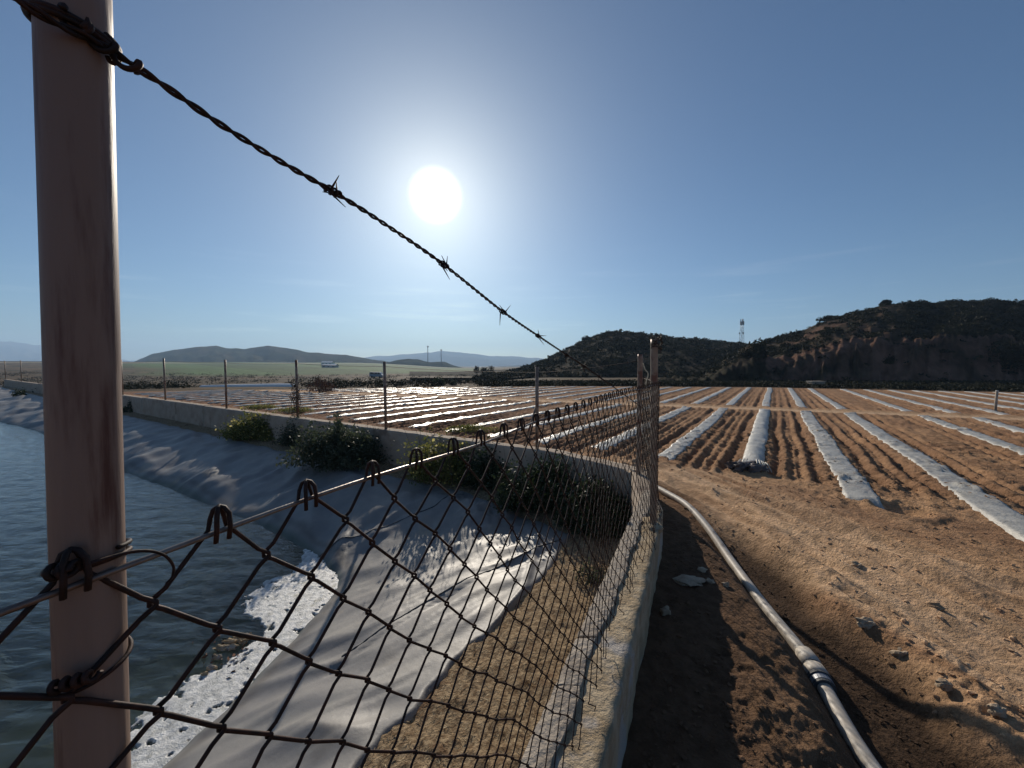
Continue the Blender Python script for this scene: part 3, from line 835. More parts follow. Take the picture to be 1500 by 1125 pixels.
# phase: a top bend sits at pixel (90, 838)
kn = fence_hit(90, 838, B_MESH)
s_kn = np.linalg.norm(kn[:2] - fa0)
i0 = -int(s_kn / PITCH_S) - 1
def mesh_point(s, h):
    """s along the fence, h below the top wire: slack mesh"""
    s = np.asarray(s, float); h = np.asarray(h, float)
    away = sstep(0.0, 0.5, np.abs(s - s_kn))
    ds = 0.017 * perlin(s * 1.7, h * 2.1, 301) * away + 0.006 * perlin(s * 8, h * 8, 302)
    dh = -0.018 * np.exp(-((s - s_kn) / 0.05) ** 2) * sstep(0.02, 0.1, h) + 0.018 * perlin(s * 1.5, h * 1.9, 303) * away + 0.006 * perlin(s * 8 + 40, h * 8, 304)
    bulge = 0.042 * perlin(s * 1.1, h * 1.4, 305) * sstep(0.0, 0.35, h) * away * (1 - sstep(S_A - 0.5, S_A, s))
    bulge = bulge + 0.05 * sstep(0.85, 1.3, h) * (0.6 + perlin(s * 2.2, h * 0, 306))
    p = fpos(s + ds)
    return np.stack([p[..., 0] + FN[0] * bulge, p[..., 1] + FN[1] * bulge, TOPZ - h - dh * sstep(0.02, 0.2, h)], -1)
WR = 0.0021
half = PITCH_S / 2
n_half = 25
k = i0 * 2
while True:
    sL = s_kn + k * half; sR = sL + half
    if sL > S_END - 0.02: break
    if sL < 0.02: k += 1; continue
    far_f = sL > 2.9
    P = []
    # this picket is at its left bend for even rows when k is even
    up_left = (k % 2 == 0)
    top_s = sL if up_left else sR
    sg = 1 if up_left else -1
    # knuckled end over the top wire
    o_ = FN * 0.004
    hk = [(-0.006 * sg, 0.016, 0.006), (-0.0062 * sg, 0.004, 0.007), (-0.0055 * sg, -0.008, 0.006), (-0.003 * sg, -0.0135, 0.003), (0.0, -0.0150, 0.0), (0.0035 * sg, -0.0125, -0.003), (0.006 * sg, -0.005, -0.004), (0.0085 * sg, 0.006, -0.003)]
    for ds_, dh_, on in hk:
        q = mesh_point(top_s + ds_, dh_); q[:2] += FN * on; P.append(q)
    nrow = n_half + (1 if rng.random() < 0.3 else 0) - (1 if rng.random() < 0.25 else 0)
    for r_ in range(0, nrow):
        at_left = (r_ % 2 == 0) == up_left
        s_c = sL if at_left else sR
        out = -1 if at_left else 1
        h_c = r_ * PITCH_H / 2
        if r_ > 0:
            for dd, ov, on in ((-0.0085, -0.0075, 0.0), (-0.0042, -0.0022, 0.0014 * out), (-0.0016, 0.0012, 0.0026 * out), (0.0016, 0.0012, 0.0026 * out), (0.0042, -0.0022, 0.0014 * out), (0.0085, -0.0075, 0.0)):
                q = mesh_point(s_c + out * ov, h_c + dd); q[:2] += FN * on; P.append(q)
    P = np.array(P)
    sides = 6 if not far_f else 5
    V, F = tube(P, WR, sides)
    fobj('mesh_wire', (V, F), M['rust'])
    k += 1
# tension wire through the top loops
ss = np.linspace(0.02, S_END, 160)
Pt = np.stack([*fpos(ss).T, np.full(len(ss), TOPZ - 0.010)], -1)
Pt[:, 2] += 0.004 * np.sin(ss * 9)
fobj('tension_wire', tube(Pt, 0.0026, 8), M['galv'])
# a second, slack wire lower down
Pt2 = np.stack([*fpos(ss).T, np.full(len(ss), TOPZ - 0.62)], -1); Pt2[:, 2] -= 0.02 * np.sin(ss * 1.2); Pt2[:, :2] -= FN * 0.012
# barbed wire
bw_px = [(-60, -52), (-10, -22), (30, 3), (85, 36), (130, 55), (165, 76), (235, 122), (330, 187), (420, 242), (488, 281), (560, 326), (650, 388), (737, 457), (788, 492), (830, 520), (872, 548)]
bw = np.array([fence_hit(x, y, B_MESH - 0.004) for x, y in bw_px])
endp = at_y(953, 606, postA_xy[1] - 0.03)
bw = np.concatenate([[bw[0] + (bw[0] - bw[2]) * 4], bw, [endp]])
core = smooth_path(bw, 1500)
seg = np.concatenate([[0], np.cumsum(np.linalg.norm(np.diff(core, axis=0), axis=1))])
core = np.stack([np.interp(np.linspace(0, seg[-1], 1400), seg, core[:, k]) for k in range(3)], -1)
sl = np.linspace(0, seg[-1], 1400)
Tn = np.gradient(core, axis=0); Tn /= np.linalg.norm(Tn, axis=1)[:, None]
Na = np.cross(Tn, [0, 0, 1.0]); Na /= np.linalg.norm(Na, axis=1)[:, None]; Nb = np.cross(Tn, Na)
bwg = Geo()
for ph in (0, math.pi):
    a = 2 * np.pi * sl / 0.036 + ph
    P = core + 0.00165 * (np.cos(a)[:, None] * Na + np.sin(a)[:, None] * Nb)
    bwg.add(*tube(P, 0.0016, 6))
barbed = bwg.build('barbed_wire', M['rust'], fence, label='twisted rusty barbed wire')
rng = np.random.default_rng(5)
for px, py in [(488, 281), (650, 388), (737, 457), (788, 492), (830, 520), (856, 538), (878, 553)]:
    c = fence_hit(px, py, B_MESH - 0.004) if px < 873 else core[np.argmin(np.linalg.norm(core - fence_hit(872, 548, B_MESH), axis=1)) + 18]
    i = np.argmin(np.linalg.norm(core - c, axis=1))
    t, na, nb = Tn[i], Na[i], Nb[i]
    bg_ = Geo()
    for e in (0, 1):
        a0 = (1.2, 0.55)[e] + 0.5 * rng.normal()
        th = np.linspace(0, 4 * np.pi, 34)
        w = np.linspace(-0.007, 0.007, 34) + (e - 0.5) * 0.005
        coil = core[i] + w[:, None] * t + 0.0043 * (np.cos(th + a0)[:, None] * na + np.sin(th + a0)[:, None] * nb)
        d0 = (na * math.cos(a0) + nb * math.sin(a0)) + (0.5 - e) * 0.9 * t
        d1 = -(na * math.cos(a0 + 0.3) + nb * math.sin(a0 + 0.3)) + (0.5 - e) * 0.5 * t
        P = np.concatenate([[coil[0] + d0 * 0.026, coil[0] + d0 * 0.008], coil, [coil[-1] + d1 * 0.008, coil[-1] + d1 * 0.026]])
        R = np.full(len(P), 0.0013); R[0] = R[-1] = 0.0004
        bg_.add(*tube(P, R, 6))
    bg_.build('barb', M['rust'], None).parent = barbed
    o = bpy.data.objects[-1] if False else None
for o in list(COL.objects):
    if o.name.split('.')[0] == 'barb':
        o.data.transform(__import__('mathutils').Matrix.Translation(-Vector(fence.location)))

# ties on the near post
def post_axis(z):
    t = (z - p_bot[2]) / (p_top[2] - p_bot[2]); return p_bot + (p_top - p_bot) * t
def ring_wire(z0, z1, turns, r, wr, tilt=0.0, a0=0.0, n=90):
    th = np.linspace(0, 2 * np.pi * turns, n)
    P = []
    for i, a in enumerate(th):
        c = post_axis(z0 + (z1 - z0) * i / (n - 1))
        P.append(c + np.array([math.cos(a + a0) * r, math.sin(a + a0) * r, tilt * math.cos(a + a0)]))
    return tube(np.array(P), wr, 6)
tz = fence_hit(120, 52, b_post)[2]
g_ = Geo().add(*ring_wire(tz + 0.002, tz - 0.004, 2.2, 0.0225, 0.0021, -0.004))
kp = fence_hit(132, 50, B_MESH - 0.004)
th = np.linspace(0, 7 * np.pi, 80)
kn_ = np.stack([kp[0] + np.linspace(-0.012, 0.02, 80), kp[1] + np.linspace(-0.010, 0.018, 80) , kp[2] + np.linspace(0.008, -0.014, 80)], -1) + 0.0052 * np.stack([np.cos(th), 0 * th, np.sin(th)], -1)
g_.add(*tube(kn_, 0.002, 6))
sp = fence_hit(128, 25, B_MESH - 0.008)
g_.add(*tube(np.array([kp + [0, -0.004, 0], kp * 0.4 + sp * 0.6, sp]), [0.0028, 0.0024, 0.0008], 6))
hk_ = [fence_hit(x, y, B_MESH) for x, y in [(160, 72), (166, 80), (171, 88), (168, 93), (161, 90), (157, 82)]]
g_.add(*tube(smooth_path(np.array(hk_), 24), 0.0015, 6))
g_.build('tie_wire', M['rust'], fence)
# tie holding the top wire, with a curled loose end
z2 = fence_hit(100, 838, B_MESH)[2]
g_ = Geo().add(*ring_wire(z2 + 0.002, z2 - 0.006, 1.3, 0.0222, 0.0018, 0.004))
th = np.linspace(0, 5 * np.pi, 60)
c_ = fence_hit(90, 836, B_MESH - 0.003)
g_.add(*tube(c_ + np.stack([np.linspace(-0.005, 0.006, 60), np.linspace(-.003, .004, 60), 0 * th], -1) + 0.0045 * np.stack([0 * th, np.cos(th), np.sin(th)], -1), 0.002, 6))
lp = [fence_hit(x, y, B_MESH - 0.006) for x, y in [(125, 828), (160, 817), (185, 810), (205, 807), (225, 808), (243, 815), (254, 830), (252, 845), (243, 855)]]
g_.add(*tube(smooth_path(np.array(lp), 50), np.linspace(0.0016, 0.0009, 50), 6))
g_.build('tie_wire', M['rust'], fence)
z3 = fence_hit(150, 995, B_MESH)[2]
g_ = Geo().add(*ring_wire(z3 - 0.014, z3 + 0.022, 1.15, 0.0215, 0.0016, 0.0, 2.6))
c_ = fence_hit(103, 1000, B_MESH - 0.004)
th = np.linspace(0, 8 * np.pi, 60)
g_.add(*tube(c_ + np.stack([np.linspace(-0.008, 0.010, 60), np.linspace(-.005, .007, 60), 0 * th], -1) + 0.0034 * np.stack([0 * th, np.cos(th), np.sin(th)], -1), 0.002, 6))
g_.build('tie_wire', M['rust'], fence)
# loose white wire squiggle between the corner posts, and a brace wire
sq = [at_y(x, y, 4.3) for x, y in [(942, 532), (945, 541), (949, 546), (949, 552), (947, 558), (946, 566)]]
fobj('loose_wire', tube(smooth_path(np.array(sq), 30), 0.006, 6), M['cord'])
br = [at_y(x, y, 4.0) for x, y in [(941, 634), (946, 645), (951, 656)]]
fobj('loose_wire', tube(smooth_path(np.array(br), 10), 0.006, 6), M['cord'])
# rusty knot of barbed wire at the head of the corner post
g_ = Geo(); rng = np.random.default_rng(9)
kc = at_y(962, 514, postA_xy[1] - 0.02)
for i in range(5):
    th = np.linspace(0, 2 * np.pi * 1.6, 40); R_ = 0.034 + 0.012 * rng.random()
    tl = rng.normal(size=2) * 0.5
    P = kc + np.stack([R_ * np.cos(th + i), R_ * np.sin(th + i), 0.05 * rng.normal() + R_ * (tl[0] * np.cos(th) + tl[1] * np.sin(th)) + 0.004 * th], -1)
    g_.add(*tube(P, 0.0035, 5))
g_.build('wire_knot', M['rust'], fence)

# ------------------------------------------------------------------ post-and-wire fence on the far wall
pf = thing('wire_fence', 'thin posts with a single wire standing along the far pond wall', 'fence', (farA[0], farA[1], WALL_TOP))
def on_far(px):
    """point of the far wall's centre line on the bearing of a pixel column"""
    d = ray(px, 600)[:2]; p0 = farA + fout * (WALL_W / 2)
    A = np.array([[d[0], -fdir[0]], [d[1], -fdir[1]]])
    t, s = np.linalg.solve(A, p0)
    return d * t
tops = []
for px, ty in [(787, 537), (565, 530), (436, 527), (332, 527), (243, 525), (181, 527), (118, 527.5), (68, 528), (34, 528), (11, 528.5), (-12, 529), (-30, 529)]:
    xy = on_far(px)
    top = at_y(px, ty, xy[1])
    lean = 0.02 * rng.normal(size=2)
    p0 = np.array([xy[0], xy[1], WALL_TOP - 0.05]); p1 = np.array([xy[0] + lean[0], xy[1] + lean[1], top[2]])
    V, F = tube(np.stack([p0, p0 * .5 + p1 * .5, p1]), 0.032 if px < 700 else 0.03, 10)
    obj('post', new_mesh('post', rel(V, pf), F), M['steel'], pf)
    tops.append(p1)
wire_pts = [np.array([postB_xy[0], postB_xy[1], b_top[2] - 0.08])] + [t - np.array([0, 0, 0.10]) for t in tops]
P = []
for a, b in zip(wire_pts[:-1], wire_pts[1:]):
    for t in np.linspace(0, 1, 9)[:-1]:
        q = a * (1 - t) + b * t; q[2] -= 0.10 * t * (1 - t); P.append(q)
P.append(wire_pts[-1])
V, F = tube(np.array(P), 0.004, 5)
obj('wire', new_mesh('wire', rel(V, pf), F), M['rust'], pf)
# brace on the first post, torn mesh hanging on the third
b0 = on_far(787); b1 = on_far(768)
V, F = tube(np.array([[b0[0], b0[1], at_y(786, 590, b0[1])[2]], [b1[0], b1[1], WALL_TOP + 0.02]]), 0.018, 8)
obj('brace', new_mesh('brace', rel(V, pf), F), M['steel'], pf)
q0 = on_far(434)
g_ = Geo()
for i in range(70):
    a = rng.random() * 6.28; zz = WALL_TOP + 0.15 + 0.75 * rng.random(); R_ = 0.05 + 0.13 * rng.random()
    th = np.linspace(a, a + 1.5 + rng.random(), 7)
    P = np.stack([q0[0] + R_ * np.cos(th), q0[1] + R_ * np.sin(th), zz + np.linspace(0, 0.2 * rng.normal(), 7)], -1)
    g_.add(*tube(P, 0.006, 4))
g_.build('torn_mesh', M['rust'], pf, label='rusty torn mesh wound round the post')

# ------------------------------------------------------------------ plastic mulch strips in the field
def row_points(x0, seg):
    """start and end along one planting line, block 0 (near) or 1 (beyond the cross track)"""
    ys = np.linspace(0.5, 60, 3000); xs = x0 + 0.684 * ys
    aw = (xs - farA[0]) * fout[0] + (ys - farA[1]) * fout[1]
    tcd = track_coord(xs, ys); ye = np.interp(xs, END_X, END_Y)
    ok = (aw > 1.85) & (tcd < -0.75) if seg == 0 else (tcd > 0.75) & (ys < ye - 0.4) & (aw > 1.85)
    if ok.sum() < 10: return None
    i = np.where(ok)[0]
    return xs[i[0]], ys[i[0]], xs[i[-1]], ys[i[-1]]

def strip_mesh(x0, y0, x1, y1, seed, hw=0.20, hh=0.075, puff=0.0, start_taper=True):
    L = math.hypot(x1 - x0, y1 - y0); near = math.hypot(x0, y0) < 9
    n = max(8, int(L / (0.05 if near else 0.16))); nc = 13 if near else 9
    t = np.linspace(0, 1, n); u = np.linspace(-1, 1, nc)
    Tt, U = np.meshgrid(t, u, indexing='ij')
    s = Tt * L
    rng_ = np.random.default_rng(seed)
    wl_ = hw * (1 + 0.08 * perlin(s * 1.1, 0 * s + seed, 401) + 0.09 * perlin(s * 6.5, np.sign(U) * 3 + seed, 402))
    off = 0.04 * perlin(s * 0.35, 0 * s + seed * 1.7, 403)
    lat = U * wl_ + off
    dome = (1 - np.abs(U) ** 2.2)
    hgt = hh * dome * (1 + 0.25 * perlin(s * 1.3, U + seed, 404)) + 0.007 * dome * (1 - 2 * np.abs(perlin(s * 7.0, U * 1.5 + seed, 405))) + 0.006 * perlin(s * 11, U * 4 + seed, 406)
    hgt = hgt + puff * dome * (0.9 + 0.35 * perlin(s * 2.2, U * 0.8, 407))
    endf = sstep(0, 0.35, s) * sstep(0, 0.3, L - s)
    hgt = hgt * (0.35 + 0.65 * endf)
    ex = np.array([x1 - x0, y1 - y0]) / L; ey = np.array([ex[1], -ex[0]])
    rag = 0.10 * perlin(U * 2.0 + seed, 0 * U, 408) * (1 - sstep(0, 0.4, s)) - 0.08 * perlin(U * 2.0 + seed, 0 * U + 5, 409) * (1 - sstep(0, 0.4, L - s))
    x = x0 + ex[0] * (s + rag) + ey[0] * lat; y = y0 + ex[1] * (s + rag) + ey[1] * lat
    z = 0.032 + hgt - 0.075 * (np.abs(U) > 0.99)
    sink = 0.09 * (1 - sstep(-0.05, 0.16 + 0.10 * perlin(U * 2 + seed, 0 * U, 410), s)) * (puff == 0)
    gz = field_detail(x, y)[0]
    z = np.where(np.abs(U) < 0.9, np.maximum(z, gz + 0.012), z) - sink
    V = np.stack([x, y, z], -1).reshape(-1, 3)
    return V, grid_faces(n, nc)[:, ::-1]

ORD = ['first', 'second', 'third', 'fourth', 'fifth', 'sixth', 'seventh', 'eighth', 'ninth', 'tenth', 'eleventh', 'twelfth', 'thirteenth', 'fourteenth', 'fifteenth', 'sixteenth',
       'seventeenth', 'eighteenth', 'nineteenth', 'twentieth', 'twenty-first', 'twenty-second', 'twenty-third', 'twenty-fourth']
iA = ROW_M.index(-0.2)
for blk in (0, 1):
    for i, (m, x0) in enumerate(zip(ROW_M, ROW_X0)):
        e = row_points(x0, blk)
        if e is None: continue
        xs, ys, xe, ye = e
        k = i - iA
        hh, puff, hw = 0.018, 0.0, (0.185 if k > -3 else 0.165)
        if blk == 0:
            if k == 0: ys = 6.35; puff = 0.075; hw = 0.20
            if k == 1: ys = 4.75; hw = 0.20
            if k == 2: ys = 3.3; hw = 0.20
            if k in (3, 4): ys = max(ys, 3.0)
            if k > 6: continue
            xs = x0 + 0.684 * ys
        if math.hypot(xe - xs, ye - ys) < 1.0: continue
        # out of view strips are left out
        pxs = [CX + FPX * (xs + (xe - xs) * t) / max(0.3, ys + (ye - ys) * t) for t in np.linspace(0, 1, 7)]
        if max(pxs) < -10 or min(pxs) > 1510: continue
        V, F = strip_mesh(xs, ys, xe, ye, 500 + i * 2 + blk, hw, hh, puff)
        c = np.array([(xs + xe) / 2, (ys + ye) / 2, 0.0])
        if blk == 0:
            grp = 'plastic strips in the near half of the field'
            if k == 0: lab = 'puffed white plastic tunnel strip with dark bunched near end'
            elif k == 1: lab = 'grey plastic strip right of the puffed tunnel, near end buried in soil'
            elif k == 2: lab = 'long grey plastic strip leaving the right edge, second right of the tunnel'
            elif k > 2: lab = f'grey plastic strip at the right edge, {ORD[k - 1]} right of the puffed tunnel'
            elif k == -1: lab = 'pale plastic strip just right of the corner post, first left of the tunnel'
            elif k == -2: lab = 'pale plastic strip cut by the corner post, second left of the tunnel'
            elif k >= -6: lab = f'white plastic strip seen through the mesh, {ORD[-k - 1]} left of the puffed tunnel'
            else: lab = f'narrow glinting strip behind the far pond wall, {ORD[-k - 1]} left of the puffed tunnel'
        else:
            grp = 'plastic strips beyond the cross track'
            if k == 0: lab = 'white plastic strip beyond the cross track, in line with the puffed tunnel'
            elif 0 < k <= 11: lab = f'white strip beyond the cross track, {ORD[k - 1]} right of the one behind the tunnel'
            elif k >= -6: lab = f'white strip beyond the cross track, {ORD[-k - 1]} left of the one behind the tunnel'
            else: lab = f'thin far strip beyond the cross track, {ORD[-k - 1]} left of the one behind the tunnel'
        if k == 0 and blk == 0:
            root = thing('plastic_strip', lab, 'plastic strip', (xs, ys, 0), grp)
            obj('film', new_mesh('film', rel(V, root), F), M['plastic'], root)
            # bunched dirty end
            g_ = Geo()
            for q in range(9):
                pc = np.array([xs - 0.06 + 0.16 * rng.normal() * 0.6, ys - 0.06 + 0.09 * rng.normal() * 0.6, 0.05 + 0.03 * rng.random()])
                g_.add(*lump(pc, (0.10 + 0.05 * rng.random(), 0.07, 0.05 + 0.03 * rng.random()), 600 + q, 0.5, 16, 10))
            g_.build('bunched_end', M['dark_plastic'], root, label='dark muddy bunch of film at the near end')
            g_ = Geo()
            for q in range(14):
                u = rng.uniform(-0.2, 0.2)
                P = np.array([[xs + 0.10 + u * 0.82, ys + 0.12 - u * 0.56, 0.17 - 1.2 * u * u], [xs + 0.03 + u, ys + 0.0 - u * 0.56, 0.13], [xs + 0.0 + u * 1.15, ys - 0.12 - u * 0.5, 0.03]])
                g_.add(*tube(smooth_path(P, 8), np.linspace(0.012, 0.006, 8), 5))
            g_.build('film_pleat', M['plastic'], root)
        else:
            obj('plastic_strip', new_mesh('plastic_strip', V, F), M['plastic'], label=lab, cat='plastic strip', group=grp)

# ------------------------------------------------------------------ irrigation pipe
PZ = np.array([ground_z(p[0], p[1]) for p in PIPE[::6]])
PZ = np.interp(np.arange(len(PIPE)), np.arange(0, len(PIPE), 6), PZ)
PZ = np.convolve(np.pad(PZ, 8, mode='edge'), np.ones(17) / 17, 'valid')
PIPE3 = PIPE.copy(); PIPE3[:, 2] = PZ + 0.035
pr = thing('irrigation_pipe', 'dusty grey irrigation pipe lying along the wall beside the dirt track', 'pipe', tuple(PIPE3[60]))
V, F = tube(PIPE3, 0.040, 18)
obj('pipe_run', new_mesh('pipe_run', rel(V, pr), F), M['pipe'], pr)
jp = at_z(1198, 945, 0.03)
ji = int(np.argmin(np.linalg.norm(PIPE3[:, :2] - jp[:2], axis=1)))
jt = PIPE3[ji + 2] - PIPE3[ji - 2]; jt /= np.linalg.norm(jt)          # towards the camera
def lathe(c, t, prof, sides=24):
    P = np.array([c + t * a for a, _ in prof]); R = np.array([b for _, b in prof])
    return tube(P, R, sides)
jc = PIPE3[ji]
cp = obj('coupling', new_mesh('coupling', rel(lathe(jc, jt, [(-0.17, 0.041), (-0.165, 0.052), (-0.10, 0.060), (-0.045, 0.061), (-0.04, 0.052), (-0.022, 0.051), (-0.016, 0.063), (0.03, 0.066), (0.062, 0.062), (0.066, 0.042)])[0], pr),
         lathe(jc, jt, [(0, 0)] * 10)[1]), M['pipe'], pr)
for (a, b, r_, m_) in ((-0.043, -0.019, 0.0545, 'rubber'), (0.058, 0.078, 0.0665, 'rubber'), (0.078, 0.118, 0.060, 'grey_metal'), (0.118, 0.136, 0.058, 'rubber')):
    V, F = lathe(jc, jt, [(a, r_ * 0.75), (a + 0.001, r_), (b - 0.001, r_), (b, r_ * 0.72)])
    obj('collar', new_mesh('collar', rel(V, pr), F, False), M[m_], cp)

# ------------------------------------------------------------------ stones on the ground
rng = np.random.default_rng(33)
stones = [((1010, 853), 0.105, 0.030, 'flat grey slab lying in the wall shadow'), ((1028, 836), 0.035, 0.02, 'small pale stone behind the flat slab in the wall shadow'),
          ((1040, 853), 0.03, 0.02, 'small stone at the right tip of the flat slab'), ((975, 897), 0.035, 0.025, 'pale pebble against the foot of the near wall'),
          ((1255, 831), 0.04, 0.03, 'light stone in the dirt track midway between pipe and strips'), ((1268, 915), 0.05, 0.03, 'angular tan stone on the lip of the channel right of the coupling'),
          ((1325, 965), 0.055, 0.04, 'rounded tan stone low on the channel bank'), ((1383, 1005), 0.032, 0.025, 'whitish stone on the channel bank near the right corner'),
          ((1460, 1043), 0.03, 0.025, 'small pale stone at the lower right of the track'), ((1063, 858), 0.025, 0.02, 'tiny white stone at the edge of the wall shadow'),
          ((1370, 893), 0.045, 0.03, 'dark clod between the wheel ruts at the right')]
for i, ((px, py), s, h, lab) in enumerate(stones):
    p = at_z(px, py, 0.0); gz = ground_z(p[0], p[1]); p = at_z(px, py, gz)
    V, F = lump([p[0], p[1], gz + h * 0.35], (s, s * 0.75, h), 700 + i, 0.3, 18, 11)
    obj('stone', new_mesh('stone', V, F, False), M['stone'] if 'clod' not in lab else M['soilstone'], label=lab, cat='stone', group='loose stones')
# crumbs of earth and gravel
g_ = Geo()
base_v, base_f = lump([0, 0, 0], (1, 1, 0.7), 3, 0.35, 6, 4)
n_c = 3600
azc = rng.uniform(-0.05, 0.98, n_c * 2); rc = np.exp(rng.uniform(math.log(1.3), math.log(13), n_c * 2))
xc, yc = rc * np.sin(azc + 0.1), rc * np.cos(azc + 0.1)
dd, _, ssd = ground_dists(xc, yc)
ok = (ssd < 0) & (dd > 0.2); xc, yc, rc = xc[ok][:n_c], yc[ok][:n_c], rc[ok][:n_c]
dens = perlin(xc * 1.3, yc * 1.3, 801) + 0.1; d1, _, _ = seg_dist(xc, yc, RUT1); d2, _, _ = seg_dist(xc, yc, RUT2)
ok = (dens > -0.25) & (d1 > 0.09) & (d2 > 0.09); xc, yc = xc[ok], yc[ok]
zc, cc_ = field_detail(xc, yc)
sz = 0.003 + 0.012 * rng.random(len(xc)) ** 4 + 0.0010 * np.hypot(xc, yc)
for x_, y_, z_, s_ in zip(xc, yc, zc, sz):
    a = rng.random() * 6.28; ca, sa = math.cos(a), math.sin(a)
    R_ = np.array([[ca, -sa, 0], [sa, ca, 0], [0, 0, 1]])
    g_.add(base_v @ R_.T * s_ * np.array([1, 0.6 + 0.6 * rng.random(), 0.6 + 0.5 * rng.random()]) + [x_, y_, z_ + s_ * 0.25], base_f)
nv_ = len(base_v)
obj('gravel', new_mesh('gravel', np.concatenate(g_.V), np.concatenate(g_.F), False, np.repeat(cc_, nv_, 0)), M['crumb'], label='crumbs of earth and gravel strewn over the track and field', cat='gravel', kind='stuff')

# ------------------------------------------------------------------ plants
def bush(name, label, base, rad, n, size, mat, seed, clumps=40, stem_n=14, cat='bush', flowers=0, spikes=0, shell=0.6, zlo=0.05, group=None):
    rng_ = np.random.default_rng(seed)
    root = thing(name, label, cat, tuple(base), group)
    rad = np.asarray(rad, float)
    d = rng_.normal(size=(clumps, 3)); d /= np.linalg.norm(d, axis=1)[:, None]; d[:, 2] = np.abs(d[:, 2])
    cc = d * (shell + (1 - shell) * rng_.random((clumps, 1))) * (0.72 + 0.36 * rng_.random((clumps, 1)))
    who = rng_.integers(0, clumps, n)
    loc = cc[who] + rng_.normal(size=(n, 3)) * 0.17
    loc[:, 2] = np.abs(loc[:, 2]) + zlo
    P = loc * rad
    V, F = leaves(P, size, rng_)
    obj('foliage', new_mesh('foliage', V, F, False), mat, root)
    g = Geo()
    for q in range(stem_n):
        e = cc[rng_.integers(0, clumps)] * rad
        m_ = e * 0.5 + rng_.normal(size=3) * 0.05 * rad
        P = smooth_path(np.array([[e[0] * 0.12, e[1] * 0.12, -0.05], m_, e]), 7)
        g.add(*tube(P, np.linspace(0.012, 0.004, 7) * max(0.6, float(rad[2])), 5))
    for q in range(stem_n // 2):
        b0 = rng_.normal(size=2) * rad[:2] * 0.45
        hh = rad[2] * (0.95 + 0.45 * rng_.random()); ln_ = rng_.normal(size=2) * 0.16 * rad[2]
        P = smooth_path(np.array([[b0[0], b0[1], 0.0], [b0[0] + ln_[0] * 0.4, b0[1] + ln_[1] * 0.4, hh * 0.6], [b0[0] + ln_[0], b0[1] + ln_[1], hh]]), 6)
        g.add(*tube(P, np.linspace(0.006, 0.002, 6) * max(0.5, float(rad[2])), 4))
    Vs, Fs = np.concatenate(g.V), np.concatenate(g.F)
    obj('stem', new_mesh('stem', Vs, Fs), M['bark'], root)
    if flowers:
        k = rng_.integers(0, n, flowers)
        Pf = loc[k] * rad * 1.05
        V, F = leaves(Pf, size * 0.9, rng_, narrow=0.9)
        obj('flowers', new_mesh('flowers', V, F, False), M['flower'], root, kind='stuff')
    if spikes:
        gl = []
        for q in range(spikes):
            x_, y_ = rng_.normal(size=2) * rad[:2] * 0.06
            zz = rng_.random(160) * rad[2] * 0.65 + rad[2] * 0.75
            gl.append(np.stack([x_ + rng_.normal(size=160) * 0.05, y_ + rng_.normal(size=160) * 0.05, zz], -1))
        V, F = leaves(np.concatenate(gl), size, rng_)
        obj('spike', new_mesh('spike', V, F, False), mat, root, kind='stuff')
    return root
def ledge_at(px, py): return at_z(px, py, LEDGE - 0.02)
p = ledge_at(497, 682); bush('dark_bush', 'dense dark evergreen bush with an upright spike against the far wall', p, (0.98, 0.55, 0.80), 9000, 0.035, M['leaf_grey'], 41, 70, 26, spikes=1)
p = ledge_at(384, 643); bush('flowering_bush', 'yellow-flowered bush against the far wall, left of the dark bush', p, (1.15, 0.45, 0.66), 7000, 0.035, M['leaf_yellow'], 42, 60, 30, flowers=420)
p = ledge_at(437, 652); bush('grey_bush', 'small grey-green bush squeezed between flowering bush and dark bush', p, (0.55, 0.4, 0.62), 2600, 0.03, M['leaf_grey'], 43, 34, 14)
p = ledge_at(645, 706); bush('weed_clump', 'yellow-green flowering weeds by the wall right of the dark bush', p, (0.66, 0.38, 0.86), 4200, 0.028, M['leaf_yellow'], 44, 44, 26, flowers=240)
for j, (px, py, rx, ry, rz, lab) in enumerate([(722, 722, 0.72, 0.46, 0.62, 'left end of the low dark shrub thicket inside the corner, behind the mesh'),
                                               (800, 754, 0.72, 0.52, 0.62, 'middle of the low dark shrub thicket inside the corner, behind the mesh'),
                                               (872, 782, 0.52, 0.46, 0.50, 'right end of the low dark shrub thicket, against the inner wall corner')]):
    p = ledge_at(px, py - 14); bush('low_shrub', lab, p, (rx, ry, rz), 9500, 0.028, M['leaf_dark'], 50 + j, 60, 22, group='low shrubs in the wall corner')
p = ledge_at(866, 850); bush('weed_tuft', 'small wiry weed tuft on the dirt strip inside the near wall', p, (0.13, 0.12, 0.16), 420, 0.014, M['leaf_grey'], 61, 16, 16, cat='weed')
p = ledge_at(190, 604); bush('weed_tuft', 'small dark weed at the foot of the far wall, right of the near post', p, (0.35, 0.25, 0.42), 700, 0.035, M['leaf_dark'], 62, 16, 8, cat='weed')
p = ledge_at(28, 581); bush('weed_tuft', 'small dark weed at the foot of the far wall, left of the near post', p, (0.4, 0.3, 0.55), 600, 0.05, M['leaf_dark'], 63, 16, 8, cat='weed')
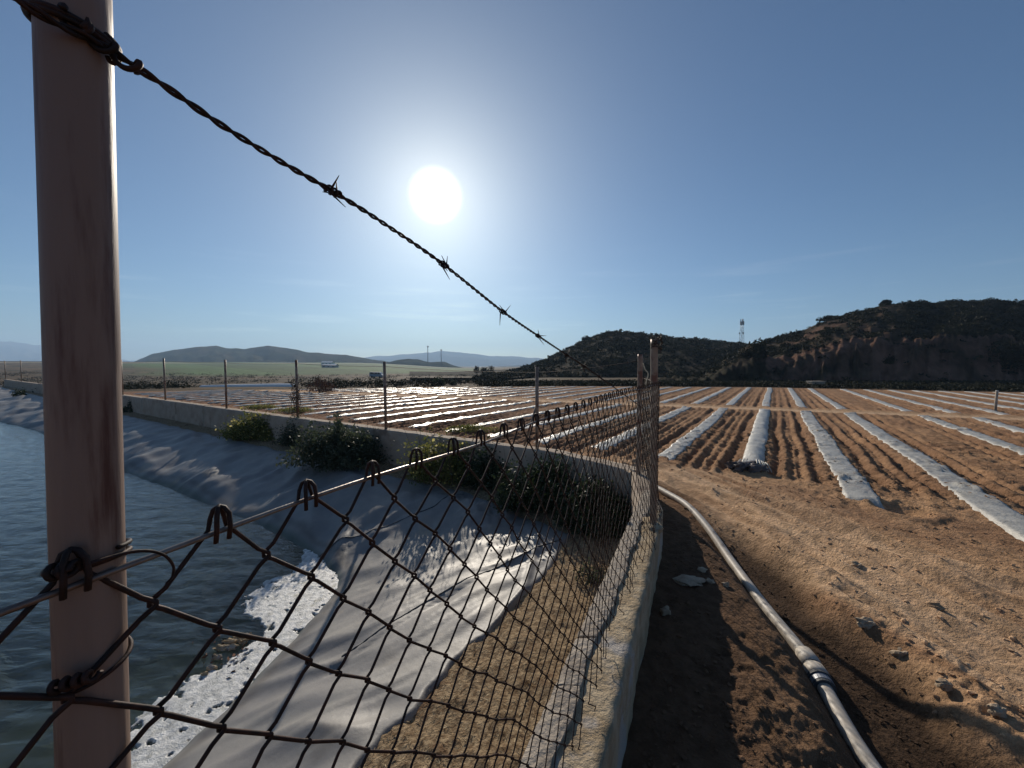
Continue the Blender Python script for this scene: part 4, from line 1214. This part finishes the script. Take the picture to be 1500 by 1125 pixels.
# weeds sprouting outside the far wall
for j, (px, py, lab) in enumerate([(690, 632, 'low yellow weeds in the field just behind the wall, below the lone post'), (430, 603, 'low yellow weeds behind the wall beside the torn mesh'), (385, 598, 'low yellow weeds behind the wall left of the torn mesh')]):
    p = at_z(px, py, 0.02); bush('weed_patch', lab, p, (0.75, 0.35, 0.16), 1500, 0.022, M['leaf_yellow'], 65 + j, 40, 10, cat='weed', flowers=60)
p = at_z(468, 575, 0.0); bush('dry_bush', 'dry reddish bush in the field right of the torn mesh', p, (0.9, 0.6, 0.95), 900, 0.06, M['dry'], 68, 30, 26)
p = at_z(642, 566, -0.1); bush('dark_shrub', 'lone dark round shrub at the far field edge', p, (0.65, 0.6, 0.85), 1500, 0.06, M['leaf_dark'], 69, 30, 10)
p = at_z(664, 566, -0.1); bush('dark_shrub', 'tiny dark shrub right of the lone round shrub at the field edge', p, (0.35, 0.3, 0.42), 600, 0.05, M['leaf_dark'], 70, 20, 8)

def tree(name, label, base, h, rad, n, size, seed, mat):
    rng_ = np.random.default_rng(seed)
    root = thing(name, label, 'tree', tuple(base))
    P = np.array([[0, 0, -0.3], [0.05 * h, 0, 0.25 * h], [0.03 * h, 0.02 * h, 0.6 * h]])
    g = Geo().add(*tube(smooth_path(P, 8), np.linspace(0.05, 0.025, 8) * h, 7))
    for q in range(7):
        e = np.array([*(rng_.normal(size=2) * rad[0] * 0.5), h * (0.6 + 0.3 * rng_.random())])
        g.add(*tube(smooth_path(np.array([[0.04 * h, 0, 0.35 * h], e * 0.6 + [0, 0, 0.12 * h], e]), 6), np.linspace(0.02, 0.008, 6) * h, 5))
    g.V = [v for v in g.V]
    obj('trunk', new_mesh('trunk', np.concatenate(g.V), np.concatenate(g.F)), M['bark'], root)
    cl = 34
    d = rng_.normal(size=(cl, 3)); d /= np.linalg.norm(d, axis=1)[:, None]
    cc = d * (0.45 + 0.5 * rng_.random((cl, 1)))
    loc = cc[rng_.integers(0, cl, n)] + 0.16 * rng_.normal(size=(n, 3))
    V, F = leaves(loc * np.asarray(rad) + [0, 0, h * 0.62], size, rng_)
    obj('crown', new_mesh('crown', V, F, False), mat, root)
p = at_y(715, 553, 95); gz = ground_z(p[0], p[1]); tree('round_tree', 'dark rounded tree at the foot of the hill beyond the field', (p[0], p[1], gz), 2.6, (1.9, 1.6, 1.5), 2200, 0.14, 71, M['scrub'])
p = at_y(698, 550, 120); gz = ground_z(p[0], p[1]); tree('thin_tree', 'slim tree left of the rounded tree on the plain', (p[0], p[1], gz), 3.4, (1.0, 1.0, 1.2), 700, 0.16, 72, M['scrub'])

# scrub of the plain beyond the field, left: one mass
rng = np.random.default_rng(77)
PV = []
for i in range(3400):
    px = rng.uniform(-260, 730); yq = math.exp(rng.uniform(math.log(30), math.log(140)))
    x_ = (px - CX) / FPX * yq
    ye = float(np.interp(x_, END_X, END_Y))
    if yq < ye + 0.8: continue
    s_ = rng.uniform(0.25, 0.75) * (1 if yq < 60 else 1.2)
    if 280 < px < 445 and (yq < 38 or 57 < yq < 68): continue
    if perlin(np.array([x_ * 0.06]), np.array([yq * 0.1]), 811)[0] < -0.12: continue
    PV.append((x_, yq, s_))
PV = np.array(PV)
zz = field_detail(PV[:, 0], PV[:, 1])[0]
nl = 26
C = np.repeat(np.stack([PV[:, 0], PV[:, 1], zz], -1), nl, 0) + np.abs(rng.normal(size=(len(PV) * nl, 3))) * np.sign(rng.normal(size=(len(PV) * nl, 3)) * [1, 1, 0] + [0, 0, 1]) * np.repeat(PV[:, 2], nl)[:, None] * [0.6, 0.6, 0.38]
V, F = leaves(C, np.repeat(PV[:, 2] * 0.17, nl), rng)
obj('scrub', new_mesh('scrub', V, F, False), M['scrub'], label='low dark scrub over the plain beyond the field', cat='scrub', kind='stuff')

# ------------------------------------------------------------------ the near hills on the right
skyL_x = [600, 690, 720, 750, 780, 810, 840, 860, 880, 900, 930, 960, 1000, 1040, 1075, 1110, 1160, 1260, 1500]
skyL_y = [575, 560, 551, 545, 536, 523, 508, 498, 490, 487, 488, 491, 497, 501, 503, 506, 512, 525, 540]
skyR_x = [900, 980, 1030, 1065, 1095, 1130, 1160, 1200, 1230, 1260, 1290, 1340, 1400, 1500, 1650, 1900, 2300, 2800]
skyR_y = [580, 562, 545, 524, 506, 496, 488, 472, 463, 453, 447, 444, 442, 443, 446, 455, 470, 500]
def hill_h(px, Z):
    baseL, crestL = 58.0, 104.0
    zc = EYE + (HOR - np.interp(px, skyL_x, skyL_y)) / FPX * crestL
    t = (Z - baseL) / (crestL - baseL)
    pl = np.where(t < 1, np.clip(t, 0, 1) ** 0.85, 1 - 0.25 * np.clip(t - 1, 0, 2))
    hL = zc * pl - 3.0 * (t <= 0)
    nz = fbm(px * 0.014, Z * 0.05, 4, 821)
    baseR = 40.0 + 1.6 * perlin(px * 0.012, 0 * px, 822); crestR = 66.0
    zr = EYE + (HOR - np.interp(px, skyR_x, skyR_y)) / FPX * crestR
    tr = (Z - baseR) / (crestR - baseR)
    cut = 0.30 + 0.05 * perlin(px * 0.02, 0 * px, 823)
    gul = 0.05 * (1 - 2 * np.abs(perlin(px * 0.045, Z * 0.05, 824)))
    pr_ = cut * sstep(0, 0.16 + gul, tr) + (1 - cut) * np.clip((tr - 0.14) / 0.86, 0, 1) ** 0.9
    pr_ = np.where(tr > 1, 1 - 0.22 * np.clip(tr - 1, 0, 3), pr_)
    hR = zr * pr_ - 3.0 * (tr <= 0)
    bank = sstep(0.0, 0.06, tr) * (1 - sstep(0.2, 0.34, tr))
    hR = hR + bank * (0.45 * (1 - 2 * np.abs(perlin(px * 0.07, Z * 0.12, 827))) + 0.25 * perlin(px * 0.16, Z * 0.6, 828))
    k = np.maximum(hL, hR)
    amp = sstep(0.0, 0.12, np.maximum(np.where(hL > hR, t, tr), 0)) * (1 - 0.6 * sstep(0.75, 1.0, np.where(hL > hR, t, tr)))
    k = k + nz * 0.55 * amp + 0.25 * fbm(px * 0.05, Z * 0.2, 3, 826) * amp
    return k, t, tr, hL > hR, cut
pxs = np.concatenate([np.arange(600, 1700, 2.5), np.arange(1700, 2800, 12)])
Zs = np.concatenate([np.arange(36, 50, 0.28), np.arange(50, 70, 0.55), np.arange(70, 200, 1.6)])
PX, ZZ = np.meshgrid(pxs, Zs, indexing='ij')
Hh, tL, tR, isL, cutv = hill_h(PX, ZZ)
XX = (PX - CX) / FPX * ZZ
V = np.stack([XX, ZZ, Hh], -1).reshape(-1, 3)
earth = np.array([0.165, 0.094, 0.068]); olive = np.array([0.026, 0.024, 0.014]); tan_ = np.array([0.075, 0.054, 0.038])
cl = ((tR > 0) & (tR < 0.26) & ~isL & (PX > 1120)).astype(float) * np.clip(0.75 + fbm(PX * 0.02, ZZ * 0.4, 3, 831), 0, 1)
slopeface = sstep(1080, 1130, PX) * (1 - sstep(1290, 1340, PX)) * ((tR > 0) & (tR < 0.95)) * np.clip(0.10 + fbm(PX * 0.018, ZZ * 0.12, 3, 832), 0, 1)
w1 = np.clip(cl + slopeface * 0.8, 0, 1)[..., None]
w2 = np.clip(0.2 + 0.7 * fbm(PX * 0.03, ZZ * 0.15, 3, 833), 0, 0.6)[..., None]
Cc = olive * (1 - w2) + tan_ * w2
Cc = Cc * (1 - w1) + earth * w1
obj('hill', new_mesh('hill', V, grid_faces(len(pxs), len(Zs))[:, ::-1], True, Cc.reshape(-1, 3)), M['hill'], kind='structure')

# scrub covering the hills: one mass
rng = np.random.default_rng(91)
N = 8200
px = rng.uniform(690, 1700, N); Zq = np.where(px < 940, rng.uniform(58, 112, N), np.where(px < 1110, rng.uniform(38, 110, N), rng.uniform(40, 74, N)))
h_, t_, tr_, il_, cv = hill_h(px, Zq)
face = (~il_) & (tr_ < 0.24)
barepatch = (~il_) & (px > 1080) & (px < 1320) & (fbm(px * 0.018, Zq * 0.12, 3, 832) > -0.12)
ok = np.where(face, rng.random(N) < 0.06, True) & np.where(barepatch, rng.random(N) < 0.22, True) & (h_ > -0.4) & (perlin(px * 0.03, Zq * 0.22, 841) > -0.5)
px, Zq, h_ = px[ok], Zq[ok], h_[ok]
s_ = rng.uniform(0.30, 0.85, len(px)) * np.where(Zq > 75, 1.2, 0.85) * (0.8 + 0.6 * rng.random(len(px)) ** 3)
nl = 32
cen = np.stack([(px - CX) / FPX * Zq, Zq, h_], -1)
off = rng.normal(size=(len(px) * nl, 3)); off /= np.linalg.norm(off, axis=1)[:, None]; off *= (0.5 + 0.5 * rng.random((len(off), 1)))
off[:, 2] = np.abs(off[:, 2]) * 0.75
C = np.repeat(cen, nl, 0) + off * np.repeat(s_, nl)[:, None]
V, F = leaves(C, np.repeat(s_ * 0.26, nl), rng)
obj('hill_scrub', new_mesh('hill_scrub', V, F, False), M['scrub'], label='dense dark scrub covering the hillsides at the right', cat='scrub', kind='stuff')
def hill_bush(px, py, Z, w, h, lab, seed, n=1600, sz=0.14):
    hz = float(hill_h(np.array([float(px)]), np.array([float(Z)]))[0][0])
    bush('hill_shrub', lab, ((px - CX) / FPX * Z, Z, hz - 0.1), (w, w * 0.8, h), n, sz, M['scrub'], seed, 26, 8)
hill_bush(1105, 552, 46, 1.45, 1.9, 'large black-green bush at the foot of the hill below the mast', 901, 2600, 0.13)
hill_bush(1211, 470, 66, 1.5, 0.75, 'flat-topped shrub on the hill skyline halfway up the slope', 902)
hill_bush(1293, 447, 66, 0.75, 0.8, 'small shrub standing on the crest of the right hill', 903)
hill_bush(860, 500, 103, 1.4, 1.0, 'shrub on the left shoulder of the nearer dark hill', 904)
hill_bush(1478, 552, 42, 1.6, 3.0, 'tall dark bush in the gully of the red bank at the right edge', 905, 2600, 0.14)
hill_bush(1300, 545, 42.3, 0.6, 0.8, 'small dark bush on the red earth bank, centre', 906, 900, 0.1)
# dark grassy verge between field and hill
vx = np.arange(640, 1760, 3.0); vz = np.linspace(33.0, 41.5, 34)
PX, ZZ = np.meshgrid(vx, vz, indexing='ij')
XX = (PX - CX) / FPX * ZZ
ye = np.interp(XX, END_X, END_Y)
rng = np.random.default_rng(95)
N = 5200
px = rng.uniform(700, 1720, N); Zq = np.zeros(N); xq = np.zeros(N)
for i in range(N):
    for _ in range(6):
        z_ = rng.uniform(22, 41.5); x_ = (px[i] - CX) / FPX * z_
        if z_ > np.interp(x_, END_X, END_Y) + 0.9: break
    else: z_ = 41
    Zq[i] = z_; xq[i] = (px[i] - CX) / FPX * z_
gz = field_detail(xq, Zq)[0]
nl = 12
C = np.repeat(np.stack([xq, Zq, gz + 0.05], -1), nl, 0) + rng.normal(size=(N * nl, 3)) * [0.25, 0.25, 0.07] + [0, 0, 0.06]
V, F = leaves(C, 0.10, rng)
obj('verge_grass', new_mesh('verge_grass', V, F, False), M['scrub'], label='dark grassy verge along the foot of the hill', cat='grass', kind='stuff')

# ------------------------------------------------------------------ far hills and mountains
def ridge(name, sx, sy, R0, R1, R2, color, seed, amp, base=-4.0, step=3.0, kind='structure'):
    pxs = np.arange(sx[0], sx[-1] + 0.1, step)
    t = np.concatenate([np.linspace(0, 1, 16), np.linspace(1.08, 2, 8)])
    PX, TT = np.meshgrid(pxs, t, indexing='ij')
    Z = np.where(TT < 1, R0 + (R1 - R0) * TT, R1 + (R2 - R1) * (TT - 1))
    py = np.interp(PX, sx, sy) + amp * FPX / R1 * fbm(PX * 0.05, 0 * PX, 3, seed)
    top = EYE + (HOR - py) / FPX * R1
    prof = np.where(TT < 1, TT ** 0.9, 1 - 0.8 * (TT - 1))
    H_ = base + (top - base) * prof
    H_ = H_ + (top - base) * 0.16 * fbm(PX * 0.03, TT * 3.0, 4, seed + 3) * np.sin(np.pi * np.clip(TT, 0, 1)) 
    V = np.stack([(PX - CX) / FPX * Z, Z, H_], -1).reshape(-1, 3)
    w = np.clip(0.5 + fbm(PX * 0.02, TT * 4, 4, seed + 9), 0, 1)[..., None]
    C = np.array(color[0]) * (1 - w) + np.array(color[1]) * w
    obj(name, new_mesh(name, V, grid_faces(len(pxs), len(t))[:, ::-1], True, C.reshape(-1, 3)), M['far'], kind=kind)
ridge('far_hill', [150, 190, 205, 225, 250, 290, 318, 335, 360, 395, 430, 450, 480, 510, 540, 575, 620, 660], [542, 533, 526, 518.5, 514, 508.5, 506, 510, 511, 506.5, 511, 516, 518, 520, 526, 530, 536, 541], 640, 900, 1200, [(0.085, 0.07, 0.05), (0.055, 0.06, 0.04)], 851, 1.2, base=-6)
ridge('far_hill', [540, 560, 580, 600, 612, 630, 650, 670, 690, 710], [536, 532, 528, 525.5, 526.5, 531, 529.5, 537, 541, 545], 560, 680, 850, [(0.07, 0.07, 0.045), (0.05, 0.05, 0.035)], 855, 0.8, base=-6)
ridge('mountain', [-420, -200, -100, -40, 20, 60, 100, 150, 190, 260, 400, 520, 550, 580, 610, 640, 665, 690, 720, 750, 790, 830, 880, 1000, 1300],
      [525, 512, 504, 500, 500.5, 506, 513, 522, 528, 530, 528, 525, 522, 520, 518, 515, 515.5, 518, 521.5, 522, 524.5, 528, 531, 534, 536], 2600, 3500, 4200, [(0.13, 0.11, 0.09), (0.09, 0.09, 0.075)], 861, 6.0, base=-5, step=5)
ridge('mountain', [-420, -100, 0, 80, 140, 185, 230, 270], [531, 531.5, 531.5, 531, 528.5, 529, 533, 537], 1500, 1900, 2200, [(0.12, 0.09, 0.075), (0.09, 0.085, 0.06)], 871, 2.0, base=-5, step=5)
ridge('mountain', [640, 690, 720, 740, 770, 800, 850, 950], [541, 539, 537.5, 536.5, 535, 536, 537, 540], 1300, 1700, 2000, [(0.10, 0.09, 0.07), (0.08, 0.08, 0.06)], 875, 2.0, base=-5, step=5)

# ------------------------------------------------------------------ far things: mast, poles, sheds, covers, van, stake
Zt = 150.0; px = 1085
bx = (px - CX) / FPX * Zt; hz = float(hill_h(np.array([px * 1.0]), np.array([Zt]))[0][0]); topz = at_y(px, 468, Zt)[2]
t_ = thing('telecom_mast', 'lattice telecom mast on the skyline between the two hills', 'mast', (bx, Zt, hz))
g_ = Geo(); Hm = topz - hz
def wdt(z): return 0.75 - 0.45 * z / Hm
for (sx_, sy_) in ((1, 1), (1, -1), (-1, 1), (-1, -1)):
    g_.add(*tube(np.array([[sx_ * wdt(z), sy_ * wdt(z), z] for z in np.linspace(-0.3, Hm * 0.93, 5)]), 0.055, 5))
nb = 14
for i in range(nb):
    z0, z1 = Hm * 0.93 * i / nb, Hm * 0.93 * (i + 1) / nb
    for (a, b) in (((1, 1), (1, -1)), ((1, -1), (-1, -1)), ((-1, -1), (-1, 1)), ((-1, 1), (1, 1))):
        w0, w1 = wdt(z0), wdt(z1)
        a_, b_ = (a, b) if i % 2 else (b, a)
        g_.add(*tube(np.array([[a_[0] * w0, a_[1] * w0, z0], [b_[0] * w1, b_[1] * w1, z1]]), 0.03, 4))
V = np.concatenate(g_.V); obj('lattice', new_mesh('lattice', V, np.concatenate(g_.F)), M['grey_metal'], t_)
for z_, rr_, hh_, n_ in ((Hm * 0.90, 0.6, 1.4, 5), (Hm * 0.97, 0.45, 1.2, 3), (Hm * 0.62, 0.85, 0.6, 3)):
    for q in range(n_):
        a = q * 2 * math.pi / n_ + 0.4
        V, F = box([rr_ * math.cos(a), rr_ * math.sin(a), z_], (0.26, 0.2, hh_), a)
        obj('antenna', new_mesh('antenna', V, F, False), M['grey_metal'], t_)
V, F = tube(np.array([[0, 0, Hm * 0.9], [0, 0, Hm]]), 0.08, 6); obj('spire', new_mesh('spire', V, F), M['grey_metal'], t_)

for px, ty, lab in ((627, 507, 'tall slender pole on the small far hill, left of two'), (646.5, 512, 'tall slender pole on the small far hill, right of two')):
    Zp = 676.0; base_z = at_y(px, 533, Zp)[2]; tz_ = at_y(px, ty, Zp)[2]
    t_ = thing('tall_pole', lab, 'pole', ((px - CX) / FPX * Zp, Zp, base_z), 'poles on the far hill')
    V, F = tube(np.array([[0, 0, -3], [0, 0, (tz_ - base_z) * 0.5], [0, 0, tz_ - base_z]]), [0.75, 0.62, 0.5], 8); obj('shaft', new_mesh('shaft', V, F), M['grey_metal'], t_)
    for q in range(3):
        a = q * 2.1
        V, F = box([0.9 * math.cos(a), 0.9 * math.sin(a), tz_ - base_z - 1.0], (1.2, 0.8, 2.4), a); obj('lamp_head', new_mesh('lamp_head', V, F, False), M['grey_metal'], t_)

def on_ground(px, Z):
    x = (px - CX) / FPX * Z; return np.array([x, Z, ground_z(x, Z)])
# white sheds on the green slope
p = on_ground(481, 330)
t_ = thing('white_shed', 'white farm shed on the green slope below the far hills', 'shed', tuple(p))
def gable(w, d, h, rh, name, mw, mr, off=(0, 0, 0)):
    off = np.array(off, float)
    V, F = box(off + [0, 0, h / 2], (w, d, h)); obj('wall', new_mesh('wall', V, F, False), mw, t_)
    V = np.array([[-w / 2 - .3, -d / 2 - .3, h], [w / 2 + .3, -d / 2 - .3, h], [w / 2 + .3, 0, h + rh], [-w / 2 - .3, 0, h + rh], [-w / 2 - .3, d / 2 + .3, h], [w / 2 + .3, d / 2 + .3, h]]) + off + [0, 0, 0.05]
    obj('roof', new_mesh('roof', V, np.array([[0, 1, 2, 3], [3, 2, 5, 4], [0, 3, 4, 0][:4]]) if False else np.array([[0, 1, 2, 3], [3, 2, 5, 4]]), False), mr, t_)
    for q in range(3):
        V, F = box(off + [(-w / 3 + q * w / 3), -d / 2 - 0.03, h * 0.5], (w * 0.12, 0.1, h * 0.4)); obj('window', new_mesh('window', V, F, False), M['glass'], t_)
gable(9, 6, 2.4, 1.2, 'a', M['white'], M['white'])
p = on_ground(484, 255)
t_ = thing('low_shed', 'small low white-roofed shed just below the larger shed', 'shed', tuple(p))
gable(9, 5, 1.4, 0.9, 'b', M['grey_metal'], M['white'])
# pale polythene covers on the plain
def cover(px0, py0, px1, py1, Z0, Z1, w, lab):
    a = np.array([(px0 - CX) / FPX * Z0, Z0]); b = np.array([(px1 - CX) / FPX * Z1, Z1])
    L = np.linalg.norm(b - a); d = (b - a) / L; nrm = np.array([-d[1], d[0]])
    n, nc = int(L / 0.4), 9
    s, u = np.meshgrid(np.linspace(0, L, n), np.linspace(-1, 1, nc), indexing='ij')
    x = a[0] + d[0] * s + nrm[0] * u * w; y = a[1] + d[1] * s + nrm[1] * u * w
    za = at_y(px0, py0, Z0)[2]; zb_ = at_y(px1, py1, Z1)[2]
    gz = field_detail(x, y)[0]
    z = gz + 0.30 * (1 - u * u) * (1 + 0.15 * perlin(s * 0.6, u, 881)) - 0.1
    obj('polytunnel', new_mesh('polytunnel', np.stack([x, y, z], -1).reshape(-1, 3), grid_faces(n, nc)), M['white'], label=lab, cat='polytunnel', group='low polytunnels on the plain')
cover(296, 566, 430, 569, 36, 35, 0.45, 'long low white tunnel at the far edge of the field, left')
cover(330, 571, 432, 572, 33.5, 32.5, 0.30, 'short low white tunnel just in front of the long one')
cover(313, 552, 411, 556, 66, 62, 0.35, 'thin white tunnel farther out on the dark plain')
# parked van on the plain
p = on_ground(552, 112)
t_ = thing('parked_van', 'pale blue-white van parked far off at the edge of the green field', 'van', tuple(p))
prof = np.array([[-1.9, 0.35], [1.75, 0.35], [1.9, 0.75], [1.55, 1.05], [1.15, 1.65], [-1.8, 1.7], [-1.9, 1.2]])
n = len(prof); Vv = np.concatenate([np.stack([prof[:, 0], np.full(n, -0.8), prof[:, 1]], -1), np.stack([prof[:, 0], np.full(n, 0.8), prof[:, 1]], -1)])
Fv = [[i, (i + 1) % n, (i + 1) % n + n, i + n] for i in range(n)] + [[0, 1, 2, 6], [6, 2, 3, 4], [6, 4, 5, 6][:3] + [5], [n + 6, n + 2, n + 1, n + 0], [n + 4, n + 3, n + 2, n + 6]]
Fv = [f for f in Fv if len(set(f)) == 4]
me = bpy.data.meshes.new('body'); me.from_pydata(Vv.tolist(), [], [list(range(n))[::-1], list(range(n, 2 * n))] + [[i, (i + 1) % n, (i + 1) % n + n, i + n] for i in range(n)]); me.update()
obj('body', me, M['van_body'], t_)
for (x0_, x1_) in ((-1.55, -0.6), (-0.45, 0.4), (0.55, 1.05)):
    V, F = box([(x0_ + x1_) / 2, -0.805, 1.32], (x1_ - x0_, 0.03, 0.42)); obj('window', new_mesh('window', V, F, False), M['glass'], t_)
for wx in (-1.15, 1.15):
    for wy in (-0.78, 0.78):
        V, F = tube(np.array([[wx, wy - 0.1, 0.32], [wx, wy + 0.1, 0.32]]), 0.32, 14); obj('wheel', new_mesh('wheel', V, F), M['rubber'], t_)
# white marker stake in the field
p = at_z(1458, 602, 0.0); tp = at_y(1459, 573, p[1])
t_ = thing('marker_stake', 'thin whitish stake standing by the cross track at the right', 'stake', tuple(p))
V, F = tube(np.array([[0, 0, -0.1], [0.01, 0, (tp[2]) * 0.5], [0.02, 0, tp[2]]]), 0.04, 8); obj('shaft', new_mesh('shaft', V, F), M['mortar'], t_)
V, F = tube(np.array([[0.02, 0, tp[2] - 0.005], [0.02, 0, tp[2] + 0.03]]), [0.046, 0.03], 8); obj('cap', new_mesh('cap', V, F), M['white'], t_)
# concrete block at the foot of the hill
p = at_z(1195, 566, 0.0)
t_ = thing('valve_box', 'low pale concrete box at the foot of the red bank', 'box', (p[0], p[1], 0))
V, F = box([0, 0, 0.15], (1.1, 0.6, 0.5)); obj('body', new_mesh('body', V, F, False), M['concrete'], t_)
V, F = box([0, 0, 0.43], (1.2, 0.7, 0.06)); obj('lid', new_mesh('lid', V, F, False), M['mortar'], t_)

# cord and stick on the pond bank behind the mesh
cpx = [(905, 683, 0.30), (880, 698, 0.15), (850, 715, 0.0), (825, 725, -0.12), (800, 733, -0.22), (775, 737, -0.28), (757, 731, -0.27), (748, 724, -0.27)]
P = smooth_path(np.array([at_z(x, y, z) for x, y, z in cpx]), 40)
V, F = tube(P, 0.008, 6); obj('cord', new_mesh('cord', V, F), M['cord'], label='pale cord trailing from the wall corner over the shrubs to the liner', cat='cord')
P = np.array([at_z(902, 727, -0.05), at_z(890, 750, -0.2), at_z(878, 774, LEDGE)])
V, F = tube(smooth_path(P, 10), 0.007, 6); obj('dry_stick', new_mesh('dry_stick', V, F), M['cord'], label='thin dry stick leaning against the dark shrubs by the corner', cat='stick')
# rubbish and leaves drifting in the foam
rng = np.random.default_rng(111)
rt = thing('driftwood', 'clump of pale driftwood bits and leaves floating beside the foam', 'driftwood', tuple(at_z(340, 945, WATER_Z)))
g_ = Geo()
for px, py, s in [(348, 935, 0.06), (336, 942, 0.07), (326, 950, 0.06), (340, 950, 0.05), (356, 941, 0.045), (318, 965, 0.04), (310, 980, 0.04), (300, 990, 0.03), (365, 932, 0.03)]:
    p = at_z(px, py, WATER_Z) - np.array(rt.location)
    V, F = lump(p + [0, 0, 0.012], (s, s * 0.45, 0.022), int(px), 0.5, 14, 8)
    obj('wood_chunk', new_mesh('wood_chunk', V, F, False), M['coping'], rt)
C = np.array([at_z(rng.normal(332, 22), rng.normal(955, 16), WATER_Z + 0.012) for _ in range(60)]) - np.array(rt.location)
V, F = leaves(C, 0.022, rng, flat=0.9); obj('leaf_litter', new_mesh('leaf_litter', V, F, False), M['dry'], rt, kind='stuff')

# ------------------------------------------------------------------ haze of the plain
V, F = box([0, 0, 130], (9000, 9000, 300)); V[:, 2] = np.where(V[:, 2] > 130, 250, -8)
hm = bpy.data.materials.new('haze_air'); hm.use_nodes = True
hn = hm.node_tree.nodes; hn.clear()
ho = hn.new('ShaderNodeOutputMaterial'); hv = hn.new('ShaderNodeVolumePrincipled')
hv.inputs['Color'].default_value = (0.50, 0.72, 1.0, 1); hv.inputs['Density'].default_value = 0.00030; hv.inputs['Anisotropy'].default_value = 0.2
hm.node_tree.links.new(hv.outputs[0], ho.inputs['Volume'])
hz_o = obj('haze', new_mesh('haze', V, F, False), hm, kind='stuff')
